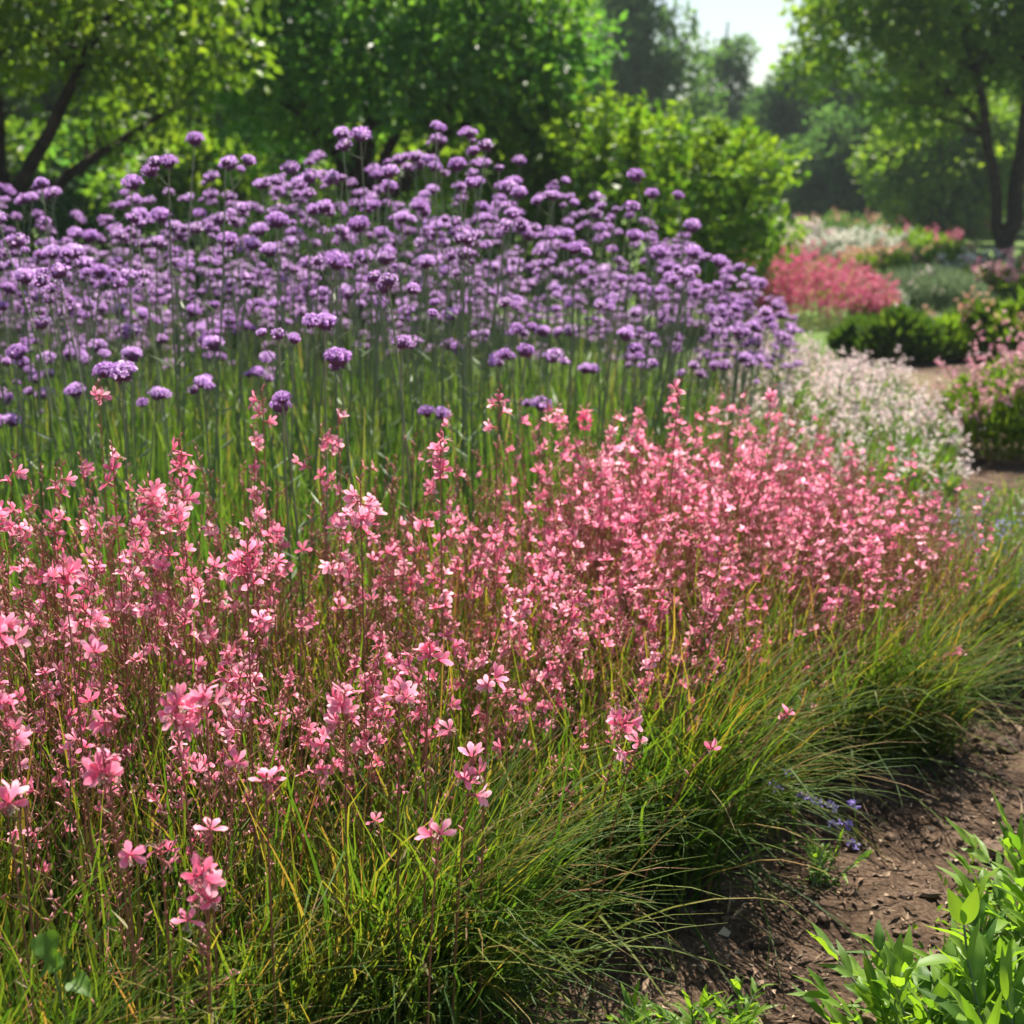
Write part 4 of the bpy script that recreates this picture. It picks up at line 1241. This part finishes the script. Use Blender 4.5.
PL = [
    (0.70, 1.98, 18, 'bright green plant with a pair of upright young leaves in the lower right corner', 0.085, 0.030, 0.20),
    (0.86, 2.16, 15, 'bushy green plant at the right edge above the corner plant', 0.085, 0.028, 0.22),
    (1.00, 2.42, 13, 'green lance-leaved plant at the right edge beside the soil path', 0.085, 0.026, 0.22),
    (0.55, 1.88, 15, 'sprawling green plant at the bottom edge right of the soil', 0.080, 0.027, 0.18),
    (0.66, 1.78, 16, 'leafy green plant cut by the bottom edge near the right corner', 0.08, 0.028, 0.22),
    (1.12, 2.40, 12, 'green plant just past the right edge of the picture', 0.08, 0.026, 0.22),
    (0.86, 1.86, 14, 'green plant filling the right corner behind the young leaf pair', 0.085, 0.028, 0.24),
    (0.92, 2.28, 14, 'upright green plant between the right edge plants and the bushy one', 0.085, 0.028, 0.2),
    (0.63, 2.02, 13, 'outermost green plant spreading over the soil left of the young leaf pair', 0.08, 0.027, 0.17),
    (0.29, 2.02, 9, 'small jagged green plant at the bottom edge on the soil', 0.045, 0.014, 0.08),
    (0.21, 1.97, 8, 'smaller seedling at the bottom edge left of the jagged plant', 0.042, 0.013, 0.08),
    (0.38, 2.0, 8, 'low seedling at the bottom edge right of the jagged plant', 0.042, 0.014, 0.07),
    (0.60, 2.50, 9, 'little green weed at the foot of the arching grass on the soil', 0.030, 0.010, 0.08),
]
for k, (x, y, nsh, lab, L, W, ln) in enumerate(PL):
    x += 0.05 if L > 0.06 else 0
    broad_plant((x, y, float(gz(x, y)) - 0.004), lab, nsh, 700 + k, L, W, ln, nl=8)
# the pair of upright young leaves on the corner plant
t = thing('young_shoot', (0.69, 1.90, 0), 'upright shoot with two yellow-green leaves rising from the corner plants', 'plant')
G = Geo()
tp = at(964, 925, 1.88)
tp = tp - np.array([0.69, 1.90, 0])
tube(G, bezier((0, 0, 0), (0.02, 0, 0.08), tp, 8), np.linspace(0.003, 0.0018, 8), 5, m=1, r=0.5)
big_leaf(G, tp, (-0.45, 0.1, 1), (0, -1, 0.2), 0.06, 0.024, tone=0.85, droop=0.1, fold=0.2, n=9)
big_leaf(G, tp, (0.25, -0.05, 1), (0, -1, 0.2), 0.062, 0.026, tone=0.85, droop=0.08, fold=0.2, n=9)
big_leaf(G, tp * 0.8, (-1, -0.2, 0.25), (0, 0, 1), 0.09, 0.026, tone=0.6, droop=0.3, fold=0.3, n=9)
big_leaf(G, tp * 0.75, (0.8, 0.3, 0.3), (0, 0, 1), 0.08, 0.034, tone=0.45, droop=0.4, fold=0.3, n=9, wave=0.2)
G.build('foliage', [M_broad, M_vstem], t)
# heart-shaped leaf low in the bottom left
lp = at(45, 950, 1.44)
t = thing('bindweed', (lp[0], lp[1] + 0.05, 0), 'heart-shaped grey-green leaf in the shade at the bottom left', 'plant')
G = Geo()
z0 = lp[2]
tube(G, bezier((0, 0.05, 0), (0, 0.03, z0 * 0.7), (0, -0.05, z0 + 0.02), 7), 0.0014, 4, m=1, r=0.4)
HS = ([0, 0.08, 0.25, 0.5, 0.8, 1.0], [0.5, 0.85, 1.0, 0.8, 0.35, 0.02])
big_leaf(G, (0, -0.05, z0 + 0.02), (0.35, -0.55, -0.5), (-0.2, -0.6, 0.9), 0.040, 0.034, tone=0.1, droop=0.35, fold=0.5, n=9, wave=0.15, shape=HS)
big_leaf(G, (0.01, -0.02, z0 - 0.03), (-0.8, -0.4, -0.2), (0.1, -0.4, 0.9), 0.032, 0.027, tone=0.05, droop=0.4, fold=0.5, n=9, wave=0.15, shape=HS)
big_leaf(G, (0.01, 0.0, z0 - 0.07), (0.8, -0.5, 0.0), (0.0, -0.3, 1), 0.034, 0.03, tone=0.15, droop=0.4, fold=0.45, n=9, wave=0.15, shape=HS)
G.build('foliage', [M_broad, M_vstem], t)

# violet sprigs that lean out over the soil, right of centre
for k, (px, py, d) in enumerate([(780, 788, 2.55), (806, 797, 2.56), (822, 804, 2.56), (838, 808, 2.57), (856, 806, 2.58), (838, 825, 2.55), (852, 826, 2.56), (792, 776, 2.6), (860, 846, 2.55)]):
    tip = at(px, py, d)
    b = np.array([tip[0] - 0.28, tip[1] + 0.12, 0.0])
    t = thing('violet_sprig', b, 'thin sprig with small violet blossoms leaning over the soil at the bed edge', 'flower', 'violet sprigs at the edge of the front bed')
    g_ = np.random.default_rng(800 + k)
    G = Geo()
    v = tip - b
    tube(G, bezier((0, 0, 0), (v[0] * 0.3, v[1] * 0.3, v[2] * 1.1 + 0.08), v, 10), np.linspace(0.0016, 0.0009, 10), 4, r=0.5)
    G.build('stem', [M_vstem], t)
    G = Geo()
    n = 16
    pos = v + g_.normal(0, 0.0035, (n, 3)) - np.outer(g_.uniform(0, 0.02, n), unit(v * np.array([1, 1, -0.6])))
    leaf_cards(G, pos, g_.normal(0, 1, (n, 3)), 0.0095, 0.007, g_.uniform(0, 1, n))
    G.build('blossom', [M_blue], t)

# ------------------------------------------------------------------ the air
hm = bpy.data.materials.new('haze'); hm.use_nodes = True
N, L = hm.node_tree.nodes, hm.node_tree.links
N.remove(N['Principled BSDF'])
pv = N.new('ShaderNodeVolumePrincipled')
pv.inputs['Color'].default_value = (0.86, 0.93, 1.0, 1)
pv.inputs['Density'].default_value = 0.0008
pv.inputs['Anisotropy'].default_value = 0.0
L.new(pv.outputs[0], N['Material Output'].inputs['Volume'])
g = Geo()
x0, x1, y0, y1, z0, z1 = -310, 310, -70, 510, -1.2, 16.0
g.add([(x0, y0, z0), (x1, y0, z0), (x1, y1, z0), (x0, y1, z0), (x0, y0, z1), (x1, y0, z1), (x1, y1, z1), (x0, y1, z1)],
      [(3, 2, 1, 0), (4, 5, 6, 7), (0, 1, 5, 4), (1, 2, 6, 5), (2, 3, 7, 6), (3, 0, 4, 7)])
tag(g.build('haze', [hm], smooth=False), kind='stuff')
